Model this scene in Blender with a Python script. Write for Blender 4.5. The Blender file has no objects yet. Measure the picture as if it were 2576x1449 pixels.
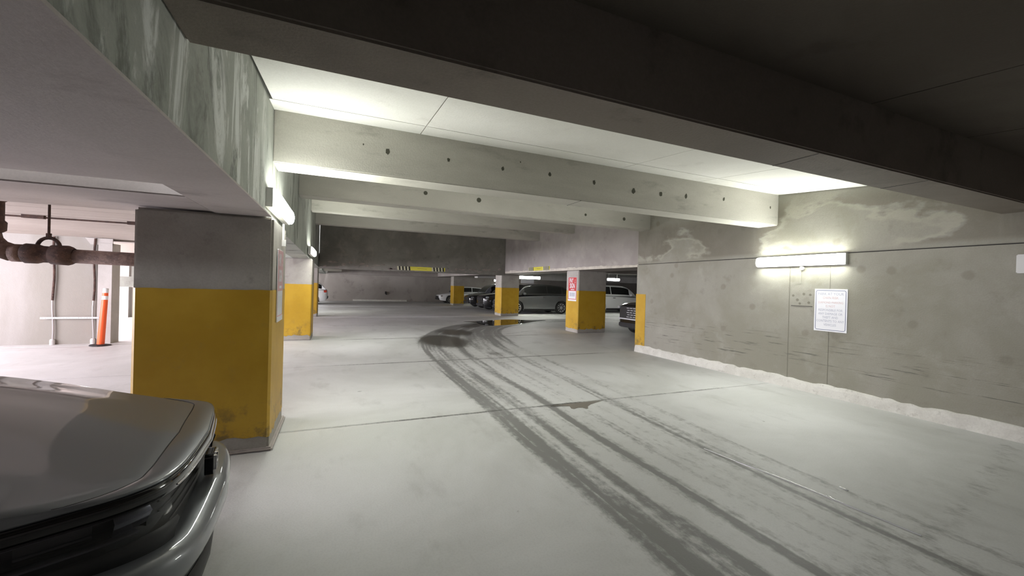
import bpy, bmesh, math, random
import numpy as np
from mathutils import Vector, Matrix
random.seed(7)
rng = np.random.default_rng(5)
SC = bpy.context.scene
COL = SC.collection
# ------------------------------------------------------------------ camera
cam_d = bpy.data.cameras.new('camera')
cam = bpy.data.objects.new('camera', cam_d)
COL.objects.link(cam)
SC.camera = cam
FPX = 1018.3
cam_d.sensor_width = 36.0
cam_d.lens = FPX / 2576.0 * 36.0
cam_d.clip_start = 0.05
_y = Vector((856 - 1288, 708 - 724.5, FPX)).normalized()
_x = Vector((3686 - 1288, 785 - 724.5, FPX))
_x = (_x - _y * _x.dot(_y)).normalized()
_z = _x.cross(_y)
if _z[1] > 0: _z = -_z
right = Vector((_x[0], _y[0], _z[0])); down = Vector((_x[1], _y[1], _z[1])); fwd = Vector((_x[2], _y[2], _z[2]))
m = Matrix.Identity(4)
for i in range(3):
    m[i][0] = right[i]; m[i][1] = -down[i]; m[i][2] = -fwd[i]
m[2][3] = 1.6
cam.matrix_world = m
# ------------------------------------------------------------------ light and exposure
LAMP = 36.0
SC.view_settings.view_transform = 'Standard'
SC.view_settings.look = 'None'
SC.view_settings.gamma = 1.0
SC.view_settings.exposure = 1.38
SC.view_settings.use_curve_mapping = False
world = bpy.data.worlds.new('World'); SC.world = world
world.use_nodes = True
bg = world.node_tree.nodes['Background']
bg.inputs[0].default_value = (0.93, 0.95, 1.0, 1); bg.inputs[1].default_value = 3.0
def area(name, loc, rot, sx, sy, power, color):
    l = bpy.data.lights.new(name, 'AREA'); l.shape = 'RECTANGLE'; l.size = sx; l.size_y = sy
    l.energy = power; l.color = color
    o = bpy.data.objects.new(name, l); o.location = loc; o.rotation_euler = rot; COL.objects.link(o); return o
# daylight coming in through the openings of the outer left facade, plus added fill at the far end
area('daylight_left_opening', (-9.75, 7.5, 1.62), (0, math.radians(-90), 0), 1.1, 7.0, 390, (1.0, 0.94, 1.07))
area('daylight_left_opening', (-9.75, 16.4, 1.62), (0, math.radians(-90), 0), 1.1, 6.4, 420, (1.0, 0.94, 1.06))
area('daylight_left_opening', (-9.75, 28, 1.62), (0, math.radians(-90), 0), 1.1, 9.0, 420, (1.0, 0.95, 1.0))  # unseen fill added to lift the dim back wall and far floor
area('daylight_far_opening', (-7.0, 21.6, 1.6), (math.radians(-90), 0, 0), 3.0, 0.9, 60, (1.0, 0.96, 1.0))

# ------------------------------------------------------------------ helpers
def link(name, me, mat=None, parent=None, smooth=False):
    o = bpy.data.objects.new(name, me); COL.objects.link(o)
    if mat is not None and len(me.materials) == 0: me.materials.append(mat)
    if parent is not None: o.parent = parent
    if smooth:
        me.polygons.foreach_set('use_smooth', [True] * len(me.polygons))
    return o
def mesh(name, v, f, mat=None, parent=None, smooth=False):
    me = bpy.data.meshes.new(name); me.from_pydata([tuple(p) for p in v], [], f); me.update()
    return link(name, me, mat, parent, smooth)
BF = [(0, 3, 2, 1), (4, 5, 6, 7), (0, 1, 5, 4), (1, 2, 6, 5), (2, 3, 7, 6), (3, 0, 4, 7)]
class MB:
    def __init__(s): s.v = []; s.f = []
    def box(s, x0, x1, y0, y1, z0, z1):
        b = len(s.v)
        s.v += [(x0, y0, z0), (x1, y0, z0), (x1, y1, z0), (x0, y1, z0), (x0, y0, z1), (x1, y0, z1), (x1, y1, z1), (x0, y1, z1)]
        s.f += [tuple(b + i for i in q) for q in BF]; return s
    def hexa(s, p):
        b = len(s.v); s.v += list(p); s.f += [tuple(b + i for i in q) for q in BF]; return s
    def tube(s, a, b_, r, n=12, r2=None, caps=True):
        a = Vector(a); b_ = Vector(b_); d = (b_ - a).normalized()
        u = d.orthogonal().normalized(); w = d.cross(u); r2 = r if r2 is None else r2
        b = len(s.v)
        for (c, rr) in ((a, r), (b_, r2)):
            for i in range(n):
                t = 2 * math.pi * i / n
                s.v.append(tuple(c + u * math.cos(t) * rr + w * math.sin(t) * rr))
        for i in range(n): s.f.append((b + i, b + (i + 1) % n, b + n + (i + 1) % n, b + n + i))
        if caps:
            s.f.append(tuple(b + i for i in reversed(range(n)))); s.f.append(tuple(b + n + i for i in range(n)))
        return s
    def torus(s, c, axis, R_, r, n=24, k=8, a0=0, a1=2 * math.pi):
        c = Vector(c); ax = Vector(axis).normalized(); u = ax.orthogonal().normalized(); w = ax.cross(u)
        b = len(s.v); full = abs(a1 - a0 - 2 * math.pi) < 1e-6; N = n if full else n + 1
        for i in range(N):
            t = a0 + (a1 - a0) * i / n; d = u * math.cos(t) + w * math.sin(t)
            for j in range(k):
                q = 2 * math.pi * j / k
                s.v.append(tuple(c + d * (R_ + r * math.cos(q)) + ax * r * math.sin(q)))
        for i in range(n):
            i2 = (i + 1) % N
            for j in range(k): s.f.append((b + i * k + j, b + i2 * k + j, b + i2 * k + (j + 1) % k, b + i * k + (j + 1) % k))
        return s
    def lathe(s, c, axis, prof, n=24):
        """prof: list of (along, radius)"""
        c = Vector(c); ax = Vector(axis).normalized(); u = ax.orthogonal().normalized(); w = ax.cross(u); b = len(s.v)
        for (h, r) in prof:
            for i in range(n):
                t = 2 * math.pi * i / n
                s.v.append(tuple(c + ax * h + (u * math.cos(t) + w * math.sin(t)) * max(r, 1e-4)))
        for k in range(len(prof) - 1):
            for i in range(n): s.f.append((b + k * n + i, b + k * n + (i + 1) % n, b + (k + 1) * n + (i + 1) % n, b + (k + 1) * n + i))
        return s
    def build(s, name, mat=None, parent=None, smooth=False, bevel=0, seg=2):
        o = mesh(name, s.v, s.f, mat, parent, smooth)
        if bevel:
            bm = bmesh.new(); bm.from_mesh(o.data)
            bmesh.ops.bevel(bm, geom=list(bm.edges), offset=bevel, segments=seg, affect='EDGES', clamp_overlap=True)
            bm.to_mesh(o.data); bm.free()
        return o
def tag(o, label, cat, group=None, kind=None):
    o['label'] = label; o['category'] = cat
    if group: o['group'] = group
    if kind: o['kind'] = kind
    return o
def struct(o): o['kind'] = 'structure'; return o
def empty(name, loc=(0, 0, 0), rz=0):
    o = bpy.data.objects.new(name, None); COL.objects.link(o); o.location = loc; o.rotation_euler = (0, 0, rz); o.empty_display_size = .1
    return o
# ------------------------------------------------------------------ materials
def new_mat(name):
    mt = bpy.data.materials.new(name); mt.use_nodes = True
    nt = mt.node_tree; return mt, nt, nt.nodes['Principled BSDF']
def simple(name, col, rough=.5, metal=0, coat=0, emit=None, es=0, spec=.5, alpha=1, trans=0):
    mt, nt, b = new_mat(name)
    b.inputs['Base Color'].default_value = (*col, 1); b.inputs['Roughness'].default_value = rough
    b.inputs['Metallic'].default_value = metal; b.inputs['Coat Weight'].default_value = coat
    b.inputs['Coat Roughness'].default_value = .04
    b.inputs['Specular IOR Level'].default_value = spec
    b.inputs['Transmission Weight'].default_value = trans
    if emit: b.inputs['Emission Color'].default_value = (*emit, 1); b.inputs['Emission Strength'].default_value = es
    return mt
def N(nt, t, **k):
    n = nt.nodes.new(t)
    for a, v in k.items():
        if a.startswith('i_'):
            key = a[2:]; key = int(key) if key.isdigit() else key.replace('_', ' ')
            n.inputs[key].default_value = v
        else: setattr(n, a, v)
    return n
def noise(nt, vec, scale, detail=6, rough=.6, dist=0):
    n = N(nt, 'ShaderNodeTexNoise'); n.inputs['Scale'].default_value = scale; n.inputs['Detail'].default_value = detail
    n.inputs['Roughness'].default_value = rough; n.inputs['Distortion'].default_value = dist
    nt.links.new(vec, n.inputs['Vector']); return n.outputs[0]
def mapping(nt, vec, scale, loc=(0, 0, 0), rot=(0, 0, 0)):
    n = N(nt, 'ShaderNodeMapping'); n.inputs['Scale'].default_value = scale; n.inputs['Location'].default_value = loc; n.inputs['Rotation'].default_value = rot
    nt.links.new(vec, n.inputs['Vector']); return n.outputs[0]
def ramp(nt, fac, a, b, inv=False):
    n = N(nt, 'ShaderNodeMapRange'); n.interpolation_type = 'SMOOTHSTEP'
    n.inputs['From Min'].default_value = a; n.inputs['From Max'].default_value = b
    n.inputs['To Min'].default_value = 1 if inv else 0; n.inputs['To Max'].default_value = 0 if inv else 1
    nt.links.new(fac, n.inputs['Value']); return n.outputs['Result']
def math_(nt, op, a, b):
    n = N(nt, 'ShaderNodeMath', operation=op)
    for i, q in enumerate((a, b)):
        if isinstance(q, (int, float)): n.inputs[i].default_value = q
        else: nt.links.new(q, n.inputs[i])
    return n.outputs[0]
def mix(nt, fac, a, b):
    n = N(nt, 'ShaderNodeMix', data_type='RGBA')
    if isinstance(fac, (int, float)): n.inputs[0].default_value = fac
    else: nt.links.new(fac, n.inputs[0])
    for i, q in ((6, a), (7, b)):
        if isinstance(q, tuple): n.inputs[i].default_value = (*q, 1)
        else: nt.links.new(q, n.inputs[i])
    return n.outputs[2]
def pos(nt): return N(nt, 'ShaderNodeNewGeometry').outputs['Position']
def concrete(name, c1, c2, dark=(.16, .15, .13), darkamt=.5, light=None, lightamt=0, big=.8, stretch=(1, 1, 1), rough=.85, bump=.25, extra=None):
    mt, nt, b = new_mat(name); L = nt.links
    P = pos(nt); Q = mapping(nt, P, stretch)
    n1 = noise(nt, Q, big, 5, .6, .4); n2 = noise(nt, Q, big * 3.7, 6, .65); n3 = noise(nt, P, 60, 3, .6)
    c = mix(nt, ramp(nt, n1, .35, .65), c1, c2)
    c = mix(nt, math_(nt, 'MULTIPLY', ramp(nt, n2, .56, .74), darkamt), c, dark)
    if light: c = mix(nt, math_(nt, 'MULTIPLY', ramp(nt, noise(nt, mapping(nt, Q, (1, 1, 1), (7, 3, 2)), big * 2.1, 7, .65, .3), .52, .72), lightamt), c, light)
    c = mix(nt, math_(nt, 'MULTIPLY', ramp(nt, n3, .35, .65), .12), c, dark)
    if extra: c = extra(nt, P, c)
    L.new(c, b.inputs['Base Color']); b.inputs['Roughness'].default_value = rough
    b.inputs['Specular IOR Level'].default_value = .25
    bn = N(nt, 'ShaderNodeBump'); bn.inputs['Strength'].default_value = bump; bn.inputs['Distance'].default_value = .01
    L.new(math_(nt, 'ADD', n3, n2), bn.inputs['Height']); L.new(bn.outputs[0], b.inputs['Normal'])
    return mt
def sep(nt, P):
    s = N(nt, 'ShaderNodeSeparateXYZ'); nt.links.new(P, s.inputs[0]); return s.outputs
def band(nt, v, a, b, c, d):
    return math_(nt, 'MULTIPLY', ramp(nt, v, a, b), ramp(nt, v, c, d, True))
M = {}
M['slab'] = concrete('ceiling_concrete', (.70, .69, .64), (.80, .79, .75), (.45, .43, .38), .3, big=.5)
M['rawslab'] = concrete('unpainted_brown_concrete', (.115, .095, .08), (.15, .13, .11), (.08, .065, .055), .6, big=.45)  # darker ceiling copy; the near bay's shade is put into the colour
M['rawslab2'] = concrete('unpainted_brown_beam', (.21, .18, .155), (.27, .235, .205), (.1, .085, .07), .6, big=.5)  # beam concrete darkened to paint in the shade on the near beams
M['beam'] = concrete('beam_concrete', (.46, .445, .395), (.56, .545, .49), (.25, .235, .2), .55, big=.7, stretch=(.5, 1, 1.6))
M['left_soffit'] = concrete('soffit_concrete', (.47, .425, .40), (.55, .505, .48), (.26, .22, .21), .6, big=.6, stretch=(.7, 1.4, 1), bump=.08)
M['column'] = concrete('column_concrete', (.36, .335, .30), (.45, .43, .39), (.2, .18, .16), .5, big=1.3)
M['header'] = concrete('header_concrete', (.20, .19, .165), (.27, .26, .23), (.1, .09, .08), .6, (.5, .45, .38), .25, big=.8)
M['lilac'] = concrete('girder_concrete', (.34, .31, .29), (.41, .38, .355), (.26, .23, .21), .5, (.62, .58, .52), .3, big=.6)
M['farwall'] = concrete('far_wall_concrete', (.36, .33, .30), (.44, .41, .375), (.15, .13, .12), .5, big=.4)
M['whitewall'] = concrete('pale_wall', (.29, .275, .24), (.36, .345, .32), (.3, .27, .23), .4, big=.8, stretch=(1, 1, .5))
M['board'] = concrete('pale_soffit', (.44, .38, .335), (.5, .44, .39), (.34, .29, .25), .4, big=.5)
def ext_girder(nt, P, c):
    s = sep(nt, P)
    Q = mapping(nt, P, (1, 1.6, .45), (0, 0, 0))
    w = ramp(nt, noise(nt, Q, 1.7, 8, .7, 1.5), .50, .60)
    zone = band(nt, s[1], .8, 1.7, 3.6, 4.6)
    c = mix(nt, math_(nt, 'MULTIPLY', math_(nt, 'MULTIPLY', w, zone), .9), c, (.74, .76, .73))
    d = ramp(nt, noise(nt, mapping(nt, P, (1, 1.2, .6), (3, 9, 1)), 1.7, 7, .7, 1.0), .5, .64)
    c = mix(nt, math_(nt, 'MULTIPLY', d, .7), c, (.13, .14, .12))
    return c
M['girder'] = concrete('green_grey_girder', (.33, .345, .31), (.42, .435, .39), (.2, .2, .17), .5, big=1.1, extra=ext_girder)
def ext_wall(nt, P, c):
    s = sep(nt, P)
    # damp patches above the horizontal joint
    nz = noise(nt, mapping(nt, P, (1, .6, 1.25), (0, 2.1, .4)), 1.0, 6, .52, .15)
    up = band(nt, s[2], 2.27, 2.36, 3.0, 3.3)
    d = math_(nt, 'MULTIPLY', ramp(nt, nz, .46, .49), up)
    c = mix(nt, math_(nt, 'MULTIPLY', d, .55), c, (.17, .15, .12))
    l = math_(nt, 'MULTIPLY', band(nt, nz, .40, .445, .45, .465), up)
    c = mix(nt, math_(nt, 'MULTIPLY', l, .28), c, (.55, .53, .44))
    # long tyre and bumper scuffs low on the wall
    q = mapping(nt, P, (1, .55, 13), (0, 0, 0), (math.radians(4), 0, 0))
    sc = math_(nt, 'MULTIPLY', ramp(nt, noise(nt, q, 2.4, 6, .62), .565, .66), band(nt, s[2], .3, .45, .75, 1.0))
    c = mix(nt, math_(nt, 'MULTIPLY', sc, .75), c, (.07, .07, .065))
    # round patched spots
    vo = N(nt, 'ShaderNodeTexVoronoi', voronoi_dimensions='2D'); vo.inputs['Scale'].default_value = 1.25
    cb_ = N(nt, 'ShaderNodeCombineXYZ'); nt.links.new(s[1], cb_.inputs[0]); nt.links.new(s[2], cb_.inputs[1]); nt.links.new(cb_.outputs[0], vo.inputs['Vector'])
    sp = ramp(nt, math_(nt, 'ADD', vo.outputs['Distance'], math_(nt, 'MULTIPLY', noise(nt, P, 12, 3, .6), .05)), .07, .12, True)
    c = mix(nt, math_(nt, 'MULTIPLY', math_(nt, 'MULTIPLY', sp, ramp(nt, s[2], .7, .9)), .45), c, (.2, .185, .15))
    v = ramp(nt, noise(nt, mapping(nt, P, (1, 4, .25)), 2.2, 5, .6), .55, .7)
    c = mix(nt, math_(nt, 'MULTIPLY', v, .22), c, (.3, .29, .25))
    return c
M['wall'] = concrete('wall_concrete', (.285, .275, .225), (.35, .34, .295), (.19, .175, .14), .45, (.58, .57, .52), .2, big=.75, extra=ext_wall)
# floor -------------------------------------------------------------
def floor_mat():
    mt, nt, b = new_mat('floor_concrete'); L = nt.links; P = pos(nt)
    n1 = noise(nt, P, .45, 6, .6, .5); n2 = noise(nt, mapping(nt, P, (1, .45, 1)), 2.2, 7, .65); n3 = noise(nt, P, 70, 3, .65)
    c = mix(nt, ramp(nt, n1, .35, .65), (.57, .575, .56), (.69, .695, .69))
    c = mix(nt, math_(nt, 'MULTIPLY', ramp(nt, n2, .52, .72), .35), c, (.36, .36, .34))
    c = mix(nt, math_(nt, 'MULTIPLY', ramp(nt, n3, .4, .7), .12), c, (.3, .3, .29))
    at = N(nt, 'ShaderNodeAttribute', attribute_name='stain'); wt = N(nt, 'ShaderNodeAttribute', attribute_name='wet')
    br = noise(nt, mapping(nt, P, (1, .35, 1)), 26, 5, .72)
    br2 = noise(nt, P, 9, 6, .7)
    st = math_(nt, 'ADD', at.outputs['Fac'], math_(nt, 'MULTIPLY', math_(nt, 'SUBTRACT', math_(nt, 'ADD', br, br2), 1.0), .8))
    st = math_(nt, 'MULTIPLY', ramp(nt, st, .22, .78), ramp(nt, at.outputs['Fac'], .02, .14))
    c = mix(nt, math_(nt, 'MULTIPLY', st, .8), c, (.15, .147, .14))
    w = ramp(nt, math_(nt, 'ADD', wt.outputs['Fac'], math_(nt, 'MULTIPLY', math_(nt, 'SUBTRACT', br2, .5), .6)), .35, .75)
    c = mix(nt, math_(nt, 'MULTIPLY', w, .85), c, (.055, .05, .04))
    L.new(c, b.inputs['Base Color'])
    r = N(nt, 'ShaderNodeMix', data_type='FLOAT'); L.new(w, r.inputs[0]); r.inputs[2].default_value = .62; r.inputs[3].default_value = .3
    L.new(r.outputs[0], b.inputs['Roughness']); b.inputs['Specular IOR Level'].default_value = .35
    bn = N(nt, 'ShaderNodeBump'); bn.inputs['Strength'].default_value = .12; bn.inputs['Distance'].default_value = .01
    L.new(n3, bn.inputs['Height']); L.new(bn.outputs[0], b.inputs['Normal'])
    return mt
M['floor'] = floor_mat()
def paint_mat():
    mt, nt, b = new_mat('yellow_paint'); L = nt.links; P = pos(nt); s = sep(nt, P)
    n1 = noise(nt, P, 1.6, 6, .6); n2 = noise(nt, P, 7, 7, .7)
    c = mix(nt, ramp(nt, n1, .35, .65), (.50, .295, .016), (.57, .35, .028))
    c = mix(nt, math_(nt, 'MULTIPLY', ramp(nt, n2, .55, .72), .3), c, (.40, .27, .06))
    lo = math_(nt, 'MULTIPLY', ramp(nt, s[2], .2, .6, True), ramp(nt, noise(nt, P, 5, 6, .7), .48, .66))
    c = mix(nt, math_(nt, 'MULTIPLY', lo, .75), c, (.12, .09, .04))
    L.new(c, b.inputs['Base Color']); b.inputs['Roughness'].default_value = .5
    bn = N(nt, 'ShaderNodeBump'); bn.inputs['Strength'].default_value = .15; bn.inputs['Distance'].default_value = .01
    L.new(n2, bn.inputs['Height']); L.new(bn.outputs[0], b.inputs['Normal']); return mt
M['yellow'] = paint_mat()
def rust_mat(name, a, b2, c3):
    mt, nt, b = new_mat(name); L = nt.links; P = pos(nt)
    c = mix(nt, ramp(nt, noise(nt, P, 9, 7, .7), .4, .62), a, b2)
    c = mix(nt, ramp(nt, noise(nt, P, 35, 5, .7), .58, .7), c, c3)
    L.new(c, b.inputs['Base Color']); b.inputs['Roughness'].default_value = .8
    bn = N(nt, 'ShaderNodeBump'); bn.inputs['Strength'].default_value = .6; bn.inputs['Distance'].default_value = .01
    L.new(noise(nt, P, 30, 5, .7), bn.inputs['Height']); L.new(bn.outputs[0], b.inputs['Normal']); return mt
M['rust'] = rust_mat('rusty_pipe', (.10, .06, .045), (.19, .12, .09), (.27, .19, .16))
M['rustdark'] = rust_mat('dark_rusty_fitting', (.05, .028, .022), (.10, .055, .04), (.2, .12, .09))
M['kerb'] = concrete('efflorescence', (.62, .61, .56), (.72, .71, .66), (.36, .34, .3), .6, big=4)
M['seam'] = simple('stained_seam', (.2, .19, .155), .9)
M['joint'] = simple('joint_filler', (.035, .032, .03), .9)
M['pit'] = simple('dark_pit', (.075, .075, .055), .95)
M['steel'] = simple('painted_steel', (.62, .62, .6), .45)
M['galv'] = simple('galvanised_steel', (.45, .44, .43), .4, .6)
M['lampglow'] = simple('lamp_diffuser', (.9, .9, .9), .4, emit=(.97, 1.0, .93), es=LAMP)
M['sign'] = simple('sign_white', (.78, .79, .82), .35)
M['signink'] = simple('sign_faded_ink', (.42, .44, .52), .5)
M['signpink'] = simple('sign_faded_red_ink', (.66, .50, .49), .5)
M['signblue'] = simple('sign_blue_line', (.13, .16, .27), .5)
M['red'] = simple('sign_red', (.55, .04, .04), .4)
M['fadedred'] = simple('sign_faded_red', (.62, .36, .38), .4)
M['black'] = simple('black_stripe', (.02, .02, .02), .5)
M['hiyellow'] = simple('sign_yellow', (.72, .66, .08), .45)
M['orange'] = simple('orange_plastic', (.95, .13, .03), .45)
M['reflect'] = simple('white_reflective_band', (.85, .85, .85), .3)
M['rubber'] = simple('tyre_rubber', (.018, .018, .018), .75)
M['plastic'] = simple('black_plastic', (.022, .022, .023), .5)
M['gloss'] = simple('gloss_black', (.012, .012, .013), .12, coat=.6)
M['glass'] = simple('tinted_glass', (.005, .0055, .006), .06, spec=.4)
M['chrome'] = simple('chrome', (.8, .8, .82), .15, 1)
M['dim_chrome'] = simple('dim_chrome', (.22, .22, .25), .25, .8)
M['satin'] = simple('satin_metal', (.6, .61, .63), .35, .2)
M['damp'] = simple('shallow_water', (.21, .195, .165), .3)
M['film'] = simple('thin_water_film', (.5, .51, .51), .08, spec=.9)  # pale base colour paints in the glint of the wet line
M['alloy'] = simple('alloy_rim', (.7, .7, .72), .3, .6)
M['lamp_red'] = simple('tail_lamp', (.3, .01, .01), .2, coat=.5)
M['lamp_clear'] = simple('head_lamp', (.55, .57, .6), .12, .5)
M['plate'] = simple('plate_white', (.7, .72, .75), .4)
def car_paint(name, c, flake=.0, metal=.5, rough=.35):
    mt = simple(name, c, rough, metal, coat=1.0); return mt
M['grey_paint'] = car_paint('grey_car_paint', (.20, .205, .215), metal=.55, rough=.32)
M['silver_paint'] = simple('silver_grey_paint', (.215, .225, .245), .42, .25, coat=.8)
M['white_paint'] = car_paint('white_car_paint', (.72, .73, .74), metal=0, rough=.4)
M['black_paint'] = car_paint('black_car_paint', (.010, .010, .012), metal=.1, rough=.25)
def water():
    mt = simple('puddle_water', (.045, .042, .035), .03, spec=1.0); return mt
M['water'] = water()
def lens_mat():
    mt, nt, b = new_mat('clear_lens'); L = nt.links
    out = nt.nodes['Material Output']; t = N(nt, 'ShaderNodeBsdfTransparent'); g = N(nt, 'ShaderNodeBsdfGlossy'); g.inputs['Roughness'].default_value = .04
    t.inputs[0].default_value = (.8, .82, .85, 1)
    fr = N(nt, 'ShaderNodeFresnel'); fr.inputs[0].default_value = 1.5
    mx = N(nt, 'ShaderNodeMixShader'); L.new(fr.outputs[0], mx.inputs[0]); L.new(t.outputs[0], mx.inputs[1]); L.new(g.outputs[0], mx.inputs[2]); L.new(mx.outputs[0], out.inputs['Surface'])
    return mt
M['lens'] = lens_mat()

# ------------------------------------------------------------------ floor
JOINTS = [-6.0, 4.82, 8.36, 12.05, 15.75, 19.5, 27.5, 40.0]
fl = struct(MB().box(-16, 34, -6, 40, -.35, -.03).build('floor', M['joint']))
CL = np.array([(2.8, -6), (2.8, 2), (2.88, 4.8), (2.95, 7.5), (3.15, 10), (3.6, 12.2), (4.4, 14.0), (5.5, 15.4), (7.1, 16.5), (9, 17.0), (13, 17.3)], float)
def densify(P, n=12):
    out = []
    for i in range(len(P) - 1):
        p0 = P[max(i - 1, 0)]; p1 = P[i]; p2 = P[i + 1]; p3 = P[min(i + 2, len(P) - 1)]
        for k in range(n):
            t = k / n
            out.append(.5 * (2 * p1 + (p2 - p0) * t + (2 * p0 - 5 * p1 + 4 * p2 - p3) * t * t + (3 * p1 - p0 - 3 * p2 + p3) * t ** 3))
    out.append(P[-1]); return np.array(out)
CD = densify(CL)
CS = np.concatenate([[0], np.cumsum(np.linalg.norm(np.diff(CD, axis=0), axis=1))])
def path_coords(x, y):
    best = np.full(x.shape, 1e9); s = np.zeros(x.shape); d = np.zeros(x.shape)
    for i in range(len(CD) - 1):
        a = CD[i]; b = CD[i + 1]; ab = b - a; l2 = ab @ ab
        t = np.clip(((x - a[0]) * ab[0] + (y - a[1]) * ab[1]) / l2, 0, 1)
        dx = x - (a[0] + t * ab[0]); dy = y - (a[1] + t * ab[1]); q = dx * dx + dy * dy
        m_ = q < best
        sg = np.sign(dx * ab[1] - dy * ab[0])
        best = np.where(m_, q, best); s = np.where(m_, CS[i] + t * math.sqrt(l2), s); d = np.where(m_, sg * np.sqrt(q), d)
    return s, d
TAB = rng.random((64, 512))
def vnoise(a, b):
    ia = np.floor(a).astype(int); ib = np.floor(b).astype(int); fa = a - ia; fb = b - ib
    fa = fa * fa * (3 - 2 * fa); fb = fb * fb * (3 - 2 * fb)
    g = lambda i, j: TAB[i % 64, j % 512]
    return (g(ia, ib) * (1 - fa) + g(ia + 1, ib) * fa) * (1 - fb) + (g(ia, ib + 1) * (1 - fa) + g(ia + 1, ib + 1) * fa) * fb
def sst(v, a, b):
    t = np.clip((v - a) / (b - a), 0, 1); return t * t * (3 - 2 * t)
def bump1(v, c, w): return np.exp(-((v - c) / w) ** 2)
def stain_fields(x, y):
    s, d = path_coords(x, y)
    hw = np.interp(s, [0, 8, 11, 14, 17, 21, 25, 32], [1.12, 1.12, 1.2, 1.35, 1.35, 1.05, .8, .6])
    dn = d / hw                       # -1 left edge, +1 right edge (driver's view)
    wob = (vnoise(s * .5, 0 * s + 3) - .5) * .06
    D = dn + wob
    P = .95 * bump1(D, -.80, .16) + .55 * bump1(D, -.52, .09) + .75 * bump1(D, -.2, .10) + .32 * bump1(D, .12, .12) + .28 * bump1(D, .34, .05) + .62 * bump1(D, .60, .12) + .38 * bump1(D, .93, .09)
    P *= .6 + .8 * vnoise(s * .55, D * 9 + 40)
    fine = vnoise(s * .8 + 9, D * 34 + 10)
    P *= .22 + 1.15 * fine
    env = sst(np.abs(D), 1.12, .98)
    base = .12 * sst(np.abs(D), 1.05, .9) * (.4 + vnoise(s * 1.2, D * 22 + 80))
    curve = sst(s, 15.5, 18.5)
    st = (P + base + curve * .42 * (.5 + vnoise(s * .9, D * 12 + 100))) * env
    st *= 1 - .45 * sst(s, 24, 29)
    # branch tracks swinging towards the right wall corner and the near right of the frame
    def branch(pts, w, amp):
        p = densify(np.array(pts, float), 8); bb = np.full(x.shape, 1e9)
        for i in range(len(p) - 1):
            a = p[i]; b = p[i + 1]; ab = b - a; t = np.clip(((x - a[0]) * ab[0] + (y - a[1]) * ab[1]) / (ab @ ab), 0, 1)
            bb = np.minimum(bb, (x - a[0] - t * ab[0]) ** 2 + (y - a[1] - t * ab[1]) ** 2)
        return amp * np.exp(-bb / w ** 2) * (.6 + .6 * vnoise(x * 3 + 5, y * 3))
    st = np.maximum(st, branch([(2.3, 1.25), (3.0, 1.38), (3.7, 1.42), (4.5, 1.5), (6.0, 1.75), (7.0, 2.0)], .15, .36))
    st = np.maximum(st, branch([(3.3, 8.2), (3.6, 10), (4.6, 12.0), (6.4, 13.2)], .10, .5))
    st = np.maximum(st, branch([(4.0, 9.0), (4.6, 11), (5.9, 12.6), (7.6, 13.9)], .07, .38))
    # grime on both sides of the crack joints
    for j, amp, wj in ((4.82, .75, .022), (8.36, .95, .035), (12.05, 1.0, .05), (15.75, .6, .06)):
        st = np.maximum(st, amp * np.exp(-((y - j) / wj) ** 2) * sst(x, -.6, .6) * sst(x, 7.0, 5.4) * (.65 + .5 * vnoise(x * 4, y * 0 + j)))
    for (px, py, pr) in ((.9, 4.3, .02), (.5, 3.2, .015), (.75, 1.9, .02), (1.2, 2.6, .014), (.2, 2.2, .012), (1.05, 1.55, .018), (4.9, 3.4, .02), (5.3, 5.9, .03), (.3, 6.3, .03)):
        st = np.maximum(st, .9 * np.exp(-((x - px) ** 2 + (y - py) ** 2) / pr ** 2))
    # wet areas
    wet = 1.15 * np.exp(-(((x - 2.75) / .75) ** 2 + ((y - 11.3) / 1.5) ** 2))
    wet = np.maximum(wet, .9 * np.exp(-(((x - 3.6) / .8) ** 2 + ((y - 13.2) / 1.2) ** 2)))
    sg, dg = s, d
    wet = np.maximum(wet, .85 * sst(s, 19.5, 21.5) * sst(s, 28, 25) * np.exp(-((dg + .35) / .5) ** 2))
    wet = np.maximum(wet, .9 * np.exp(-(((x - 2.95) / .5) ** 2 + ((y - 4.78) / .09) ** 2)))
    wet = np.maximum(wet, .6 * np.exp(-(((x - 3.4) / .35) ** 2 + ((y - 8.9) / .5) ** 2)))
    return np.clip(st, 0, 1.2), np.clip(wet, 0, 1.2)
XS = np.concatenate([np.arange(-16, -1.0, 1.0), np.arange(-1, 1.2, .04), np.arange(1.2, 5.2, .028), np.arange(5.2, 9.0, .05), np.arange(9, 34.01, 1.0)])
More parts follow.
